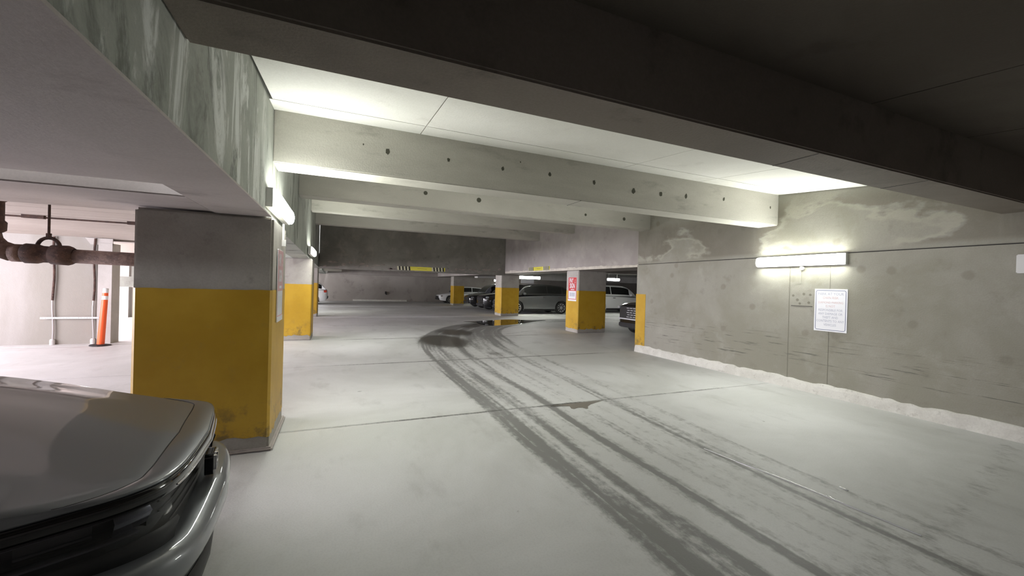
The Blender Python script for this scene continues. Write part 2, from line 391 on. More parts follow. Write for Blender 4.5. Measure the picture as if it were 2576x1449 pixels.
for k in range(len(JOINTS) - 1):
    a, b = JOINTS[k] + (.009 if k < 5 else .001), JOINTS[k + 1] - (.009 if k < 4 else .001)
    step = [.05, .035, .04, .05, .08, .5, 2.0][k]
    if k == 0: ys = np.concatenate([np.arange(a, .6, .6), np.arange(.6, b - .03, .03), [b]])
    else: ys = np.concatenate([np.arange(a, b - step * .5, step), [b]])
    X, Y = np.meshgrid(XS, ys); nx, ny = len(XS), len(ys)
    v = np.stack([X.ravel(), Y.ravel(), np.zeros(X.size)], 1)
    st, wt = stain_fields(X.ravel(), Y.ravel())
    i = np.arange(nx * ny).reshape(ny, nx)
    f = np.stack([i[:-1, :-1].ravel(), i[:-1, 1:].ravel(), i[1:, 1:].ravel(), i[1:, :-1].ravel()], 1)
    me = bpy.data.meshes.new('floor_slab')
    # skirt gives the slab its thickness along the joints
    n0 = len(v)
    sk = np.concatenate([np.stack([XS, np.full(nx, ys[0]), np.full(nx, -.03)], 1), np.stack([XS, np.full(nx, ys[-1]), np.full(nx, -.03)], 1)])
    v = np.concatenate([v, sk]); st = np.concatenate([st, np.zeros(2 * nx)]); wt = np.concatenate([wt, np.zeros(2 * nx)])
    r = np.arange(nx - 1)
    f = np.concatenate([f, np.stack([n0 + r, n0 + r + 1, i[0, 1:], i[0, :-1]], 1), np.stack([i[-1, :-1], i[-1, 1:], n0 + nx + r + 1, n0 + nx + r], 1)])
    me.vertices.add(len(v)); me.vertices.foreach_set('co', v.ravel())
    me.loops.add(f.size); me.loops.foreach_set('vertex_index', f.ravel().astype(np.int32))
    me.polygons.add(len(f)); me.polygons.foreach_set('loop_start', np.arange(0, f.size, 4, dtype=np.int32))
    me.update(calc_edges=True); me.validate()
    for nm, dat in (('stain', st), ('wet', wt)):
        at = me.attributes.new(nm, 'FLOAT', 'POINT'); at.data.foreach_set('value', dat.astype(np.float32))
    link('floor_slab', me, M['floor'], fl)

# ------------------------------------------------------------------ ceiling over the drive aisle (rises gently away from us)
def zslab(y): return 2.89 + .094 * y if y < 20 else 4.77
ce = struct(MB().hexa([(-.565, -6, zslab(-6) + .04), (7.11, -6, zslab(-6) + .04), (7.11, 8.43, zslab(8.43) + .04), (-.69, 8.43, zslab(8.43) + .04),
                       (-.565, -6, 5.4), (7.11, -6, 5.4), (7.11, 8.43, 5.4), (-.69, 8.43, 5.4)])
                 .hexa([(-.69, 8.43, zslab(8.43) + .04), (7.5, 8.43, zslab(8.43) + .04), (7.5, 18.7, zslab(18.7) + .04), (-.82, 18.7, zslab(18.7) + .04),
                       (-.69, 8.43, 5.4), (7.5, 8.43, 5.4), (7.5, 18.7, 5.4), (-.82, 18.7, 5.4)]).build('ceiling', M['joint']))
YB = [-6, -1.6, 1.97, 4.43, 8.2, 12.0, 14.5, 18.7]
XB = [-.56, .82, 3.68, 5.2, 6.6, 7.1]
for i in range(len(YB) - 1):
    for j in range(len(XB) - 1):
        g = .006; x0, x1, y0, y1 = XB[j] + g, XB[j + 1] - g, YB[i] + g, YB[i + 1] - g
        if j == 0: x0 = -.6 - .014 * max(y0, 0)
        if j == len(XB) - 2 and y1 > 8.5: x1 = 7.5
        MB().hexa([(x0, y0, zslab(y0)), (x1, y0, zslab(y0)), (x1, y1, zslab(y1)), (x0, y1, zslab(y1)),
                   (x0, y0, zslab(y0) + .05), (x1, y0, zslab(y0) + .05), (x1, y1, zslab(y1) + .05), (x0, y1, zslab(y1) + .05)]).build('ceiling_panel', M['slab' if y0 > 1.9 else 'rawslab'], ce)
# cross beams
BEAMS = [(-2.0, .38, 2.35, 'cross beam almost overhead, nearest to the viewer'),
         (1.79, .36, 2.60, 'dark near cross beam spanning the top of the view'),
         (4.78, .37, 2.80, 'brightly lit cross beam with pitted face, beside both wall lamps'),
         (8.0, .36, 3.10, 'third cross beam back with a rust-stained face'),
         (12.2, .36, 3.50, 'short-looking shaded cross beam, fourth back'),
         (14.9, .36, 3.50, 'farthest cross beam, just ahead of the deep dark header')]
for k, (y, w, z, lab) in enumerate(BEAMS):
    xr = 7.12 if y < 8.4 else 7.52
    xl = -.6 - .014 * y if y > 0 else -.6
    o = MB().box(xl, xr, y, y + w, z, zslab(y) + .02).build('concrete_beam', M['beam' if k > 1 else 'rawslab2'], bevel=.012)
    tag(o, lab, 'beam', 'cross beams over the drive aisle')
    if k == 2:
        for (hx, hz, r) in [(.46, 3.08, .035), (1.16, 3.09, .022), (1.86, 3.08, .027), (2.53, 3.1, .027), (3.23, 3.08, .03), (3.92, 3.04, .038), (4.43, 3.05, .036), (4.94, 3.08, .034), (5.76, 3.12, .03), (6.9, 3.1, .02), (.2, 3.12, .012), (2.1, 3.2, .01)]:
            p = MB(); n = 12; vs = []
            for q in range(n):
                a = 2 * math.pi * q / n; rr = r * random.uniform(.7, 1.15)
                vs.append((hx + rr * .8 * math.cos(a), hz + rr * 1.15 * math.sin(a)))
            p.v = [(a, y - .002, b) for a, b in vs] + [(a, y + .003, b) for a, b in vs]
            p.f = [tuple(range(n))] + [(i_, (i_ + 1) % n, n + (i_ + 1) % n, n + i_) for i_ in range(n)]
            p.build('pit', M['pit'], o)
        MB().box(3.02, 3.028, y - .001, y + w, z - .001, z + .004).build('seam', M['joint'], o)
    if k == 1:
        for sx, rr in ((4.6, .0), (3.1, .0)):
            MB().box(sx, sx + .008, y + .02, y + w - .01, z - .0015, z + .004).build('seam', M['joint'], o)
    if k == 3:
        for (hx, hz, r) in [(1.5, 3.38, .04), (2.6, 3.36, .05), (5.2, 3.3, .03), (6.3, 3.3, .04)]:
            MB().lathe((hx, y - .002, hz), (0, 1, 0), [(0, .0001), (0, r), (.004, r)], 10).build('pit', M['pit'], o)
# deep transverse header
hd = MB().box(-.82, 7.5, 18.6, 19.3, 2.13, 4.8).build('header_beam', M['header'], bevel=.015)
tag(hd, 'deep dark concrete header with a ragged lower edge closing off the aisle', 'beam')
p = MB()
for k in range(34):   # spalled, lighter patches along the header's lower edge
    x = -.6 + k * .235 + random.uniform(-.05, .05); h = random.uniform(.03, .16); w = random.uniform(.15, .4)
    n = 9; b0 = len(p.v); cz = 2.2 + random.uniform(0, .22)
    for dy in (-.008, .002):
        for q in range(n):
            a = 2 * math.pi * q / n; p.v.append((x + w * .5 * math.cos(a) * random.uniform(.6, 1.1), 18.6 + dy, max(2.14, cz + h * .5 * math.sin(a) * random.uniform(.6, 1.2))))
    p.f.append(tuple(b0 + q for q in range(n)))
    for q in range(n): p.f.append((b0 + q, b0 + (q + 1) % n, b0 + n + (q + 1) % n, b0 + n + q))
M['patch'] = concrete('spalled_patch', (.34, .30, .26), (.22, .19, .17), (.14, .12, .11), .4, big=3)
o = p.build('spalled_patches', M['patch'], hd); o['kind'] = 'stuff'

# ------------------------------------------------------------------ left girder and left bays
g = MB()
def xg(y): return -.595 - .014 * max(y, 0)
ysg = [-6, 0, 4, 8, 12, 16, 20, 28, 36.3]
for a, b in zip(ysg[:-1], ysg[1:]):
    g.hexa([(-1.0 - .014 * max(a, 0), a, 2.19), (xg(a), a, 2.19), (xg(b), b, 2.19), (-1.0 - .014 * b, b, 2.19), (-1.0 - .014 * max(a, 0), a, 4.8), (xg(a), a, 4.8), (xg(b), b, 4.8), (-1.0 - .014 * b, b, 4.8)])
gl = g.build('girder', M['girder'])
tag(gl, 'green-grey stained concrete girder running down the left side of the aisle', 'beam')
M['soffit_strip'] = M['left_soffit']
MB().box(-1.04, -.60, -6, 4.36, 2.18, 2.192).build('soffit', M['left_soffit'], gl)
for _y in (12.55, 20.55, 28.5): MB().box(-1.3 - .014 * _y, -1.0, _y - .45, _y + .45, 2.19, 2.7).build('corbel', M['girder'], gl)
# low soffit over the near left bay, a recess, and the beam in line with the first column
ls = struct(MB().box(-16, -1.02, -6, 3.28, 2.195, 2.5).build('ceiling', M['left_soffit']))
cb = MB().box(-16, -1.06, 3.72, 4.80, 2.195, 2.70).build('concrete_beam', M['left_soffit'], bevel=.01)
tag(cb, 'wide pinkish grey beam running left from the first yellow column', 'beam')
c2 = struct(MB().box(-16, -1.3, 3.2, 20.9, 2.70, 2.9).build('ceiling', M['board']))
# board-marked far left ceiling, in planks
for k in range(13):
    y0 = 4.9 + k * .6
    MB().box(-14, -1.3, y0 + .008, y0 + .592, 2.46, 2.52 + .004 * (k % 2)).build('ceiling_board', M['board'], c2)
cb2 = MB().box(-7.4, -1.3, 12.8, 13.4, 2.42, 2.7).build('concrete_beam', M['board']); tag(cb2, 'pale beam on top of the bright left wall end', 'beam')
for y in (16.4, 19.6):
    o = MB().box(-16, -1.3, y, y + .8, 2.32, 2.7).build('concrete_beam', M['board']); tag(o, 'pale cross beam in the far left bay, ' + ('nearer one' if y < 18 else 'above the parapet opening'), 'beam')
wl = struct(MB().box(-16, -5.18, 12.44, 12.75, 0, 2.46).build('wall_left', M['whitewall']))
M['pier'] = concrete('pier_concrete', (.42, .40, .37), (.5, .48, .45), (.3, .27, .24), .4, big=1.2)
pr = MB().box(-5.18, -4.93, 12.40, 12.78, 0, 2.34).hexa([(-5.32, 12.41, 2.3), (-4.93, 12.41, 2.3), (-4.93, 12.438, 2.3), (-5.32, 12.438, 2.3), (-5.42, 12.41, 2.45), (-4.93, 12.41, 2.45), (-4.93, 12.438, 2.45), (-5.42, 12.438, 2.45)]).build('concrete_pier', M['pier'])
tag(pr, 'narrow grey pier ending the bright wall, behind the orange post', 'column')
for k, (x, lab) in enumerate([(-5.93, 'rust-streaked riser pipe on the bright left wall, left of the pair'), (-5.24, 'rust-streaked riser pipe on the bright left wall, beside the grey pier')]):
    r_ = empty('riser_pipe', (x, 12.40, 0)); tag(r_, lab, 'pipe', 'riser pipes on the left wall')
    for z0, z1, mt in ((.12, 1.0, 'galv'), (1.0, 2.44, 'rustdark')):
        q = MB(); n = 6
        pts = [Vector((.012 * math.sin(z * 5 + k), 0, z)) for z in np.linspace(z0, z1, n + 1)]
        for a, b in zip(pts[:-1], pts[1:]): q.tube(a, b, .022 if mt == 'rustdark' else .017, 10)
        q.build('pipe', M[mt], r_)
    MB().lathe((0, 0, 0), (0, 0, 1), [(0, .045), (.10, .045), (.125, .03), (.13, 0)], 14).build('base_fitting', M['steel'], r_)
st_ = MB().box(-6.12, -5.12, 12.36, 12.38, .585, .625)
for k in range(20): st_.box(-6.10 + k * .05, -6.08 + k * .05, 12.355, 12.362, .595, .615)
o = st_.build('strut_channel', M['galv']); tag(o, 'slotted metal strut fixed level across the two riser pipes', 'strut')
# orange delineator, leaning
dl = empty('delineator_post', (-4.96, 12.05, 0)); tag(dl, 'leaning orange delineator post with two white bands at its top', 'post')
dl.rotation_euler = (0, math.radians(3.2), 0)
MB().lathe((0, 0, 0), (0, 0, 1), [(.03, .066), (.5, .06), (1.03, .052), (1.045, .048)], 20).build('tube', M['orange'], dl, True)
MB().lathe((0, 0, 0), (0, 0, 1), [(1.045, .052), (1.13, .051)], 20).build('reflective_band', M['reflect'], dl, True)
MB().lathe((0, 0, 0), (0, 0, 1), [(1.13, .0505), (1.2, .049)], 20).build('tube', M['orange'], dl, True)
MB().lathe((0, 0, 0), (0, 0, 1), [(1.2, .05), (1.3, .048), (1.31, .0)], 20).build('reflective_band', M['reflect'], dl, True)
MB().lathe((0, 0, 0), (0, 0, 1), [(0, .19), (.02, .18), (.035, .08), (.05, .0)], 14).build('base', M['rubber'], dl)
# parapet at the far left with daylight above it
struct(MB().box(-16, -7.45, 20.0, 20.2, 0, 1.17).build('wall_far_left', M['whitewall']))
struct(MB().box(-16, -7.9 + .45, 20.0, 20.2, 1.57, 2.4).build('wall_far_left', M['whitewall']))
struct(MB().box(-7.45, -1.6, 20.9, 21.1, 0, 2.7).build('wall_far_left', M['whitewall']))
struct(MB().box(-7.5, -7.3, 20.2, 20.9, 0, 1.17).build('wall_far_left', M['whitewall']))
# outer left facade, mostly outside the frame
struct(MB().box(-16, -9.9, -6, 12.44, 0, 1.05).box(-16, -9.9, -6, 12.44, 2.2, 2.7).box(-16, -9.9, -6, 3.4, 1.05, 2.2).build('wall_outer_left', M['whitewall']))
# thin conduit run under the far left ceiling
cd = empty('ceiling_conduit', (0, 0, 2.43)); tag(cd, 'thin dark conduit run under the pale far left ceiling', 'conduit')
MB().tube((-9, 8.3, 0), (-1.7, 8.3, 0), .013, 8).build('pipe', M['rustdark'], cd)
for x in (-6.2, -4.2, -3.0): MB().box(x - .12, x + .12, 8.27, 8.33, -.02, .03).build('clamp', M['rustdark'], cd)

# rusty drain pipe ------------------------------------------------------
pp = empty('drain_pipe', (-2.9, 5.6, 1.79)); tag(pp, 'large rusty horizontal drain pipe with elbow, disappearing behind the first column', 'pipe')
MB().tube((.35, 0, -.005), (1.75, 0, -.035), .072, 20).build('pipe', M['rust'], pp, True)
MB().lathe((.0, 0, .005), (1, 0, -.02), [(0, .085), (.02, .1), (.10, .098), (.14, .085), (.2, .083), (.21, .098), (.33, .102), (.36, .09), (.38, .075)], 20).build('coupling', M['rustdark'], pp, True)
el = MB(); pts = [(.02, .005), (-.08, .005), (-.17, .04), (-.23, .11), (-.25, .2), (-.25, .75)]
for i in range(len(pts) - 1): el.tube((pts[i][0], 0, pts[i][1]), (pts[i + 1][0], 0, pts[i + 1][1]), .088 - .002 * i, 18)
el.build('elbow', M['rust'], pp, True)
MB().lathe((-.25, 0, .2), (0, 0, 1), [(0, .09), (.02, .115), (.1, .118), (.12, .1), (.3, .1), (.32, .125), (.42, .12), (.45, .09)], 18).build('hub', M['rustdark'], pp, True)
hg = empty('pipe_hanger', (-2.72, 5.6, 1.79)); tag(hg, 'rusty hanger rod and ring holding the drain pipe', 'hanger')
MB().tube((0, 0, .2), (0, 0, .91), .011, 8).build('rod', M['rustdark'], hg)
MB().torus((0, 0, .07), (.25, 1, 0), .10, .017, 22, 8).build('ring', M['rustdark'], hg, True)
MB().tube((0, 0, .165), (0, 0, .215), .022, 6).build('nut', M['rustdark'], hg)

# ------------------------------------------------------------------ columns
def column(x0, x1, y0, y1, ztop, label, mat='column', zy=1.5, zb=.13):
    o = empty('concrete_column', ((x0 + x1) / 2, (y0 + y1) / 2, 0)); tag(o, label, 'column', 'yellow painted columns')
    a, b = (x1 - x0) / 2, (y1 - y0) / 2
    MB().box(-a, a, -b, b, 0, ztop).build('shaft', M[mat], o, bevel=.02)
    # painted sleeve, ragged at its lower edge
    v = []; f = []; per = []
    c = .02
    loop = [(-a + c, -b), (a - c, -b), (a, -b + c), (a, b - c), (a - c, b), (-a + c, b), (-a, b - c), (-a, -b + c)]
    e = .004
    pts = []
    for i in range(8):
        p0 = Vector(loop[i]); p1 = Vector(loop[(i + 1) % 8]); n = 16 if (p1 - p0).length > .2 else 1
        nrm = Vector(((p1 - p0).y, -(p1 - p0).x)).normalized()
        for k in range(n): pts.append(((p0 + (p1 - p0) * k / n) + nrm * e))
    n = len(pts)
    for k, q in enumerate(pts):
        v.append((q.x, q.y, zb + random.uniform(-.02, .03))); v.append((q.x, q.y, zy + random.uniform(-.003, .003)))
    for k in range(n): f.append((2 * k, 2 * ((k + 1) % n), 2 * ((k + 1) % n) + 1, 2 * k + 1))
    mesh('yellow_paint_band', v, f, M['yellow'], o)
    return o
column(-1.60, -.585, 4.36, 5.3, 2.18, 'nearest yellow-painted column, behind the grey car, wide face toward us')
column(-1.74, -.70, 12.1, 13.0, 2.19, 'second yellow column on the left row, just right of the nearest one')
column(-1.95, -.93, 20.1, 21.0, 2.19, 'third yellow column on the left row, narrow sliver beyond the second')
column(7.76, 8.94, 12.26, 13.1, 2.22, 'yellow column on the right carrying the red and white pay sign')
column(7.87, 8.90, 19.98, 20.9, 2.22, 'yellow column standing behind the dark puddle, beside the grey SUV')
column(8.05, 8.90, 30.5, 31.4, 2.22, 'farthest yellow column, dim, between the silver and black parked cars')
# kerb of crumbling mortar round the first column's foot
o = MB().box(-1.63, -.55, 4.335, 5.33, 0, .035).build('column_footing', M['left_soffit'], bevel=.015); tag(o, 'low grey mortar footing around the nearest yellow column', 'footing')

# ------------------------------------------------------------------ right wall
wr = struct(MB().box(7.1, 7.5, -6, 8.43, 0, 2.24).build('wall_right', M['wall'], bevel=.008))
struct(MB().box(7.11, 7.5, -6, 8.43, 2.253, 4.8).build('wall_right', M['wall'], bevel=.008))
struct(MB().box(7.13, 7.5, -6, 8.42, 2.2, 2.3).build('wall_right', M['joint']))
MB().box(7.0965, 7.11, 4.53, 4.538, .12, 2.24).build('panel_seam', M['seam'], wr)
MB().box(7.0965, 7.11, 3.91, 3.916, .12, 2.06).build('panel_seam', M['seam'], wr)
MB().box(7.097, 7.11, 4.16, 4.5, 1.395, 1.403).build('panel_seam', M['joint'], wr)
# scars where an old panel was fixed
for (y, z, r) in [(4.47, 1.57, .02), (4.3, 1.6, .022), (4.2, 1.59, .02), (4.4, 1.5, .024), (4.22, 1.46, .022), (4.36, 1.44, .02)]:
    MB().lathe((7.0985, y, z), (1, 0, 0), [(0, .0001), (0, r), (.01, r)], 10).build('fixing_scar', M['seam'], wr)
# yellow stripe on the wall end
v = MB().box(7.094, 7.12, 8.08, 8.434, .12, 1.485).box(7.1, 7.5, 8.42, 8.436, .12, 1.485).build('yellow_stripe', M['yellow'], wr)
# crumbling white base strip with a ragged top
v = []; f = []; ys_ = np.arange(-2.0, 8.44, .045)
for k, y in enumerate(ys_):
    h = .125 + .05 * float(vnoise(np.array([y * 2.1]), np.array([3.0]))[0]) + .03 * float(vnoise(np.array([y * 9.0]), np.array([8.0]))[0])
    t = .022 + .016 * float(vnoise(np.array([y * 6.0]), np.array([18.0]))[0])
    v += [(7.1 - t - .018, y, 0), (7.1 - t, y, h * .7), (7.1 - t * .4, y, h), (7.101, y, h + .004)]
for k in range(len(ys_) - 1):
    for q in range(3): f.append((4 * k + q, 4 * k + q + 1, 4 * k + 5 + q, 4 * k + 4 + q))
struct(mesh('baseboard_right', v, f, M['kerb']))
# girder beyond the wall end, above the right-hand columns
gr = MB().box(7.5, 8.9, 8.44, 36.3, 2.22, 4.8).build('girder', M['lilac'], bevel=.01)
tag(gr, 'pale girder over the right-hand columns, with patched lower edge', 'beam')
cp = MB(); ys_ = np.arange(8.5, 18.55, .07)
for y in ys_:
    hh = .05 + .13 * float(vnoise(np.array([y * 1.7]), np.array([31.0]))[0]) * float(vnoise(np.array([y * .45]), np.array([7.0]))[0]) + .04 * float(vnoise(np.array([y * 7.0]), np.array([3.0]))[0])
    cp.v += [(7.49, y, 2.215), (7.49, y, 2.22 + hh), (7.503, y, 2.222 + hh)]
for k in range(len(ys_) - 1):
    for q in range(2): cp.f.append((3 * k + q, 3 * k + q + 1, 3 * k + 4 + q, 3 * k + 3 + q))
M['crust'] = concrete('mortar_crust', (.62, .58, .50), (.5, .46, .4), (.3, .27, .24), .4, big=4)
o = cp.build('mortar_patches', M['crust'], gr); o['kind'] = 'stuff'
# right bay enclosure
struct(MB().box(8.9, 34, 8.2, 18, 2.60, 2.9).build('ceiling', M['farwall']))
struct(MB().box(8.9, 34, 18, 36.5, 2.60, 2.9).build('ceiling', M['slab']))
struct(MB().box(7.5, 34, 7.9, 8.2, 0, 2.9).build('wall_right', M['farwall']))
struct(MB().box(33, 34, 8.2, 36.5, 0, 2.9).build('wall_far_right', M['farwall']))
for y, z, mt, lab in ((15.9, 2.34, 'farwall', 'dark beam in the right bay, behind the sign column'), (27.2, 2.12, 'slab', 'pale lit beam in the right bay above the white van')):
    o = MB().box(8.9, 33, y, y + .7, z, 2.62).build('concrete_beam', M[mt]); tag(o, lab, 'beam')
struct(MB().box(-16, 34, 36.3, 36.7, 0, 4.8).build('wall_back', M['farwall']))
struct(MB().box(-16, 34, -6.3, -6, 0, 4.8).build('wall_behind', M['farwall']))
struct(MB().box(-.9, 7.5, 19.3, 36.5, 2.52, 2.8).build('ceiling', M['lilac']))
struct(MB().box(-16, -1.6, 21.1, 36.5, 2.52, 2.8).build('ceiling', M['lilac']))
for y, z, lab in ((23.0, 2.3, 'first beam beyond the dark header'), (33.6, 2.18, 'last beam before the dim back wall')):
    o = MB().box(-.9, 7.5, y, y + .6, z, 2.54).build('concrete_beam', M['lilac']); tag(o, lab, 'beam')
struct(MB().box(1.0, 5.4, 36.22, 36.3, 0, .14).build('baseboard_back', M['kerb']))
# stub wall of the opening in the back: small wall box
o = MB().box(3.56, 3.66, 36.2, 36.3, .62, .84).box(3.62, 3.70, 36.2, 36.28, .56, .64).build('wall_bracket', M['plastic']); tag(o, 'small dark bracket low on the dim back wall', 'bracket')

# ------------------------------------------------------------------ lamps
def lamp(loc, rz, L_, h, d, label, group='tube lights', hang=False):
    """wraparound strip light: local x along the tube, +y away from the wall"""
    o = empty('tube_light', loc, rz); tag(o, label, 'light', group)
    MB().box(-L_ / 2 - .004, L_ / 2 + .004, 0, .062, -h / 2 - .004, h / 2 + .004).build('housing', M['steel'], o)
    q = MB(); n = 8; prof = []
    for k in range(n + 1):
        a = -math.pi / 2 + math.pi * k / n
        prof.append((.05 + (d - .05) * max(0, math.cos(a)) ** .5, h / 2 * math.sin(a)))
    b = len(q.v)
    for x in (-L_ / 2 + .012, L_ / 2 - .012):
        for (yy, zz) in prof: q.v.append((x, yy, zz))
    for k in range(n): q.f.append((k, k + 1, n + 1 + k + 1, n + 1 + k))
    q.build('diffuser', M['lampglow'], o)
    for x in (-L_ / 2, L_ / 2 - .012):
        c = MB(); c.v = [(x, yy, zz) for yy, zz in prof] + [(x + .012, yy, zz) for yy, zz in prof]
        c.f = [tuple(range(n + 1)), tuple(reversed(range(n + 1, 2 * n + 2)))] + [(k, n + 1 + k, n + 2 + k, k + 1) for k in range(n)]
        c.build('end_cap', M['lampcap'], o)
    if hang:
        for x in (-L_ * .35, L_ * .35): MB().tube((x, .015, h / 2), (x, .015, hang), .006, 6).build('hanger_wire', M['galv'], o)
    return o
M['lampcap'] = simple('lamp_end_cap', (.85, .86, .84), .4, emit=(.97, 1, .93), es=1.6)
R90 = math.pi / 2
lamp((7.1, 4.38, 2.155), R90, 1.40, .165, .12, 'glowing tube light on the right concrete wall above the notice')
lamp((-.66, 5.03, 2.37), -R90, 1.32, .17, .12, 'glowing tube light on the left girder above the nearest yellow column')
lamp((-.725, 11.45, 2.33), -R90, 1.34, .17, .12, 'glowing light seen end-on above the second left yellow column')
lamp((-.35, 22.3, 2.17), 0, .8, .12, .12, 'far tube light hanging just beyond the dark header on the left', hang=.35)
lamp((9.95, 20.95, 2.11), math.pi, 1.3, .15, .12, 'long tube light hanging above the grey SUV', hang=.49)
lamp((15.75, 20.95, 2.18), math.pi, .9, .15, .12, 'tube light hanging above the white van, right of the sign column', hang=.42)
o = lamp((13, 33.2, 2.05), math.pi, 1.3, .15, .12, 'far tube light deep in the right bay behind the grey SUV', hang=.5)
# junction boxes and conduits at the two wall lamps
o = empty('junction_box', (7.1, 4.33, 2.03)); tag(o, 'small round junction box under the right wall lamp', 'box')
MB().lathe((0, 0, 0), (-1, 0, 0), [(0, .035), (.03, .035), (.035, .028), (.036, 0)], 16).build('cover', M['steel'], o)
MB().box(-.004, 0, .015, .1, -.26, 0).build('backplate', M['wall'], o)
o = empty('conduit', (-.575, 4.98, 0)); tag(o, 'white conduit with small switch box above the sign on the nearest column', 'conduit')
MB().tube((0, 0, 2.0), (0, 0, 2.2), .01, 8).build('pipe', M['steel'], o)
MB().box(-.012, .03, -.03, .03, 1.96, 2.03).build('switch_box', M['galv'], o)
# white box at the right border of the view
o = MB().box(7.0, 7.1, 1.7, 1.985, 1.9, 2.11).build('wall_box', M['steel'], bevel=.008); tag(o, 'pale box on the right wall at the frame edge', 'box')
o = MB().box(7.46, 7.5, 8.5, 8.62, 2.19, 2.235).build('wall_clip', M['steel']); tag(o, 'tiny white clip at the top corner of the wall end', 'clip')

# ------------------------------------------------------------------ signs
def text_mesh(s, size, name, mat, parent, M4, align='CENTER', bold=0, sx=1):
    c = bpy.data.curves.new(name, 'FONT'); c.body = s; c.size = size; c.align_x = align; c.align_y = 'CENTER'; c.offset = bold
    c.resolution_u = 2
    t = bpy.data.objects.new(name, c); COL.objects.link(t)
    dg = bpy.context.evaluated_depsgraph_get()
    me = bpy.data.meshes.new_from_object(t.evaluated_get(dg)); bpy.data.objects.remove(t)
    me.transform(Matrix.Scale(sx, 4, (1, 0, 0))); me.transform(M4)
    me.materials.clear()
    return link(name, me, mat, parent)
def frame_mat(xdir, normal, origin=(0, 0, 0)):
    x = Vector(xdir); n = Vector(normal); up = n.cross(x)
    m_ = Matrix.Identity(4)
    for i in range(3): m_[i][0] = x[i]; m_[i][1] = up[i]; m_[i][2] = n[i]; m_[i][3] = origin[i]
    return m_
def rrect(w, h, r, n=5):
    pts = []
    for cx, cy, a0 in ((w - r, h - r, 0), (-w + r, h - r, 90), (-w + r, -h + r, 180), (w - r, -h + r, 270)):
        for k in range(n + 1):
            a = math.radians(a0 + 90 * k / n); pts.append((cx + r * math.cos(a), cy + r * math.sin(a)))
    return pts
def plate(name, w, h, r, z0, z1, mat, parent, F, cx=0, cy=0):
    pts = rrect(w, h, r); n = len(pts)
    v = [F @ Vector((x + cx, y + cy, z0)) for x, y in pts] + [F @ Vector((x + cx, y + cy, z1)) for x, y in pts]
    f = [tuple(range(n - 1, -1, -1)), tuple(range(n, 2 * n))] + [(i, (i + 1) % n, n + (i + 1) % n, n + i) for i in range(n)]
    return mesh(name, v, f, mat, parent)
def ring(name, w, h, r, t, z, mat, parent, F):
    a = rrect(w, h, r); b = rrect(w - t, h - t, max(r - t, .002)); n = len(a)
    v = [F @ Vector((x, y, z)) for x, y in a] + [F @ Vector((x, y, z)) for x, y in b]
    f = [(i, (i + 1) % n, n + (i + 1) % n, n + i) for i in range(n)]
    return mesh(name, v, f, mat, parent)
FW = frame_mat((0, -1, 0), (-1, 0, 0))
s1 = empty('notice_sign', (7.098, 3.895, 1.355)); tag(s1, 'white rectangular notice with blue rounded border on the right wall', 'sign')
plate('board', .232, .335, .004, 0, .006, M['sign'], s1, FW)
ring('border_line', .214, .315, .03, .008, .0072, M['signblue'], s1, FW)
LN = [('PARK AT YOUR', .062, .255, 'signink'), ('OWN RISK', .055, .195, 'signpink'), ('DIAMOND PARKING', .046, .12, 'signpink'), ('IS NOT', .05, .062, 'signpink'), ('RESPONSIBLE FOR', .05, 0, 'signink'),
      ('ANY DAMAGE OR', .05, -.058, 'signink'), ('THEFT AND', .05, -.115, 'signink'), ('CONTENTS TO ANY', .05, -.172, 'signink'), ('VEHICLES', .05, -.232, 'signink')]
for s, sz, y, mt in LN:
    text_mesh(s, sz, 'lettering', M[mt], s1, FW @ Matrix.Translation((0, y, .008)), bold=0, sx=.84)
def pay_sign(loc, F, w, h, label, faded):
    o = empty('pay_sign', loc); tag(o, label, 'sign', 'pay signs on columns')
    rd = M['fadedred' if faded else 'red']
    plate('board', w, h, .006, 0, .006, M['sign'], o, F)
    plate('red_panel', w * .96, h * .57, .004, .006, .0068, rd, o, F, 0, h * .42)
    ring('red_border', w * .96, h * .88, .006, w * .10, .0072, rd, o, F)
    text_mesh('PAY', w * .84, 'lettering', M['sign'], o, F @ Matrix.Translation((-w * .26, h * .70, .0085)), bold=.006, sx=.62)
    text_mesh('at\nthe', w * .27, 'lettering', M['sign'], o, F @ Matrix.Translation((w * .62, h * .68, .0085)), sx=.9)
    text_mesh('SIGN', w * .84, 'lettering', M['sign'], o, F @ Matrix.Translation((0, h * .26, .0085)), bold=.006, sx=.66)
    plate('white_bar', w * .42, h * .035, .003, .007, .008, M['sign'], o, F, w * .05, -h * .04)
    for k in range(3): plate('grey_column', w * .13, h * .16, .003, .0072, .0078, M['signink'] if not faded else M['sign'], o, F, w * (-.42 + k * .42), -h * .45)
    plate('white_foot', w, h * .07, .003, .006, .009, M['sign'], o, F, 0, -h * .93)
    return o
pay_sign((7.757, 12.66, 1.55), FW, .285, .43, 'red and white pay sign on the narrow face of the right-hand yellow column', False)
pay_sign((-.578, 4.80, 1.54), frame_mat((0, 1, 0), (1, 0, 0)), .20, .365, 'faded red and white sign on the side of the nearest column, seen edge-on', True)
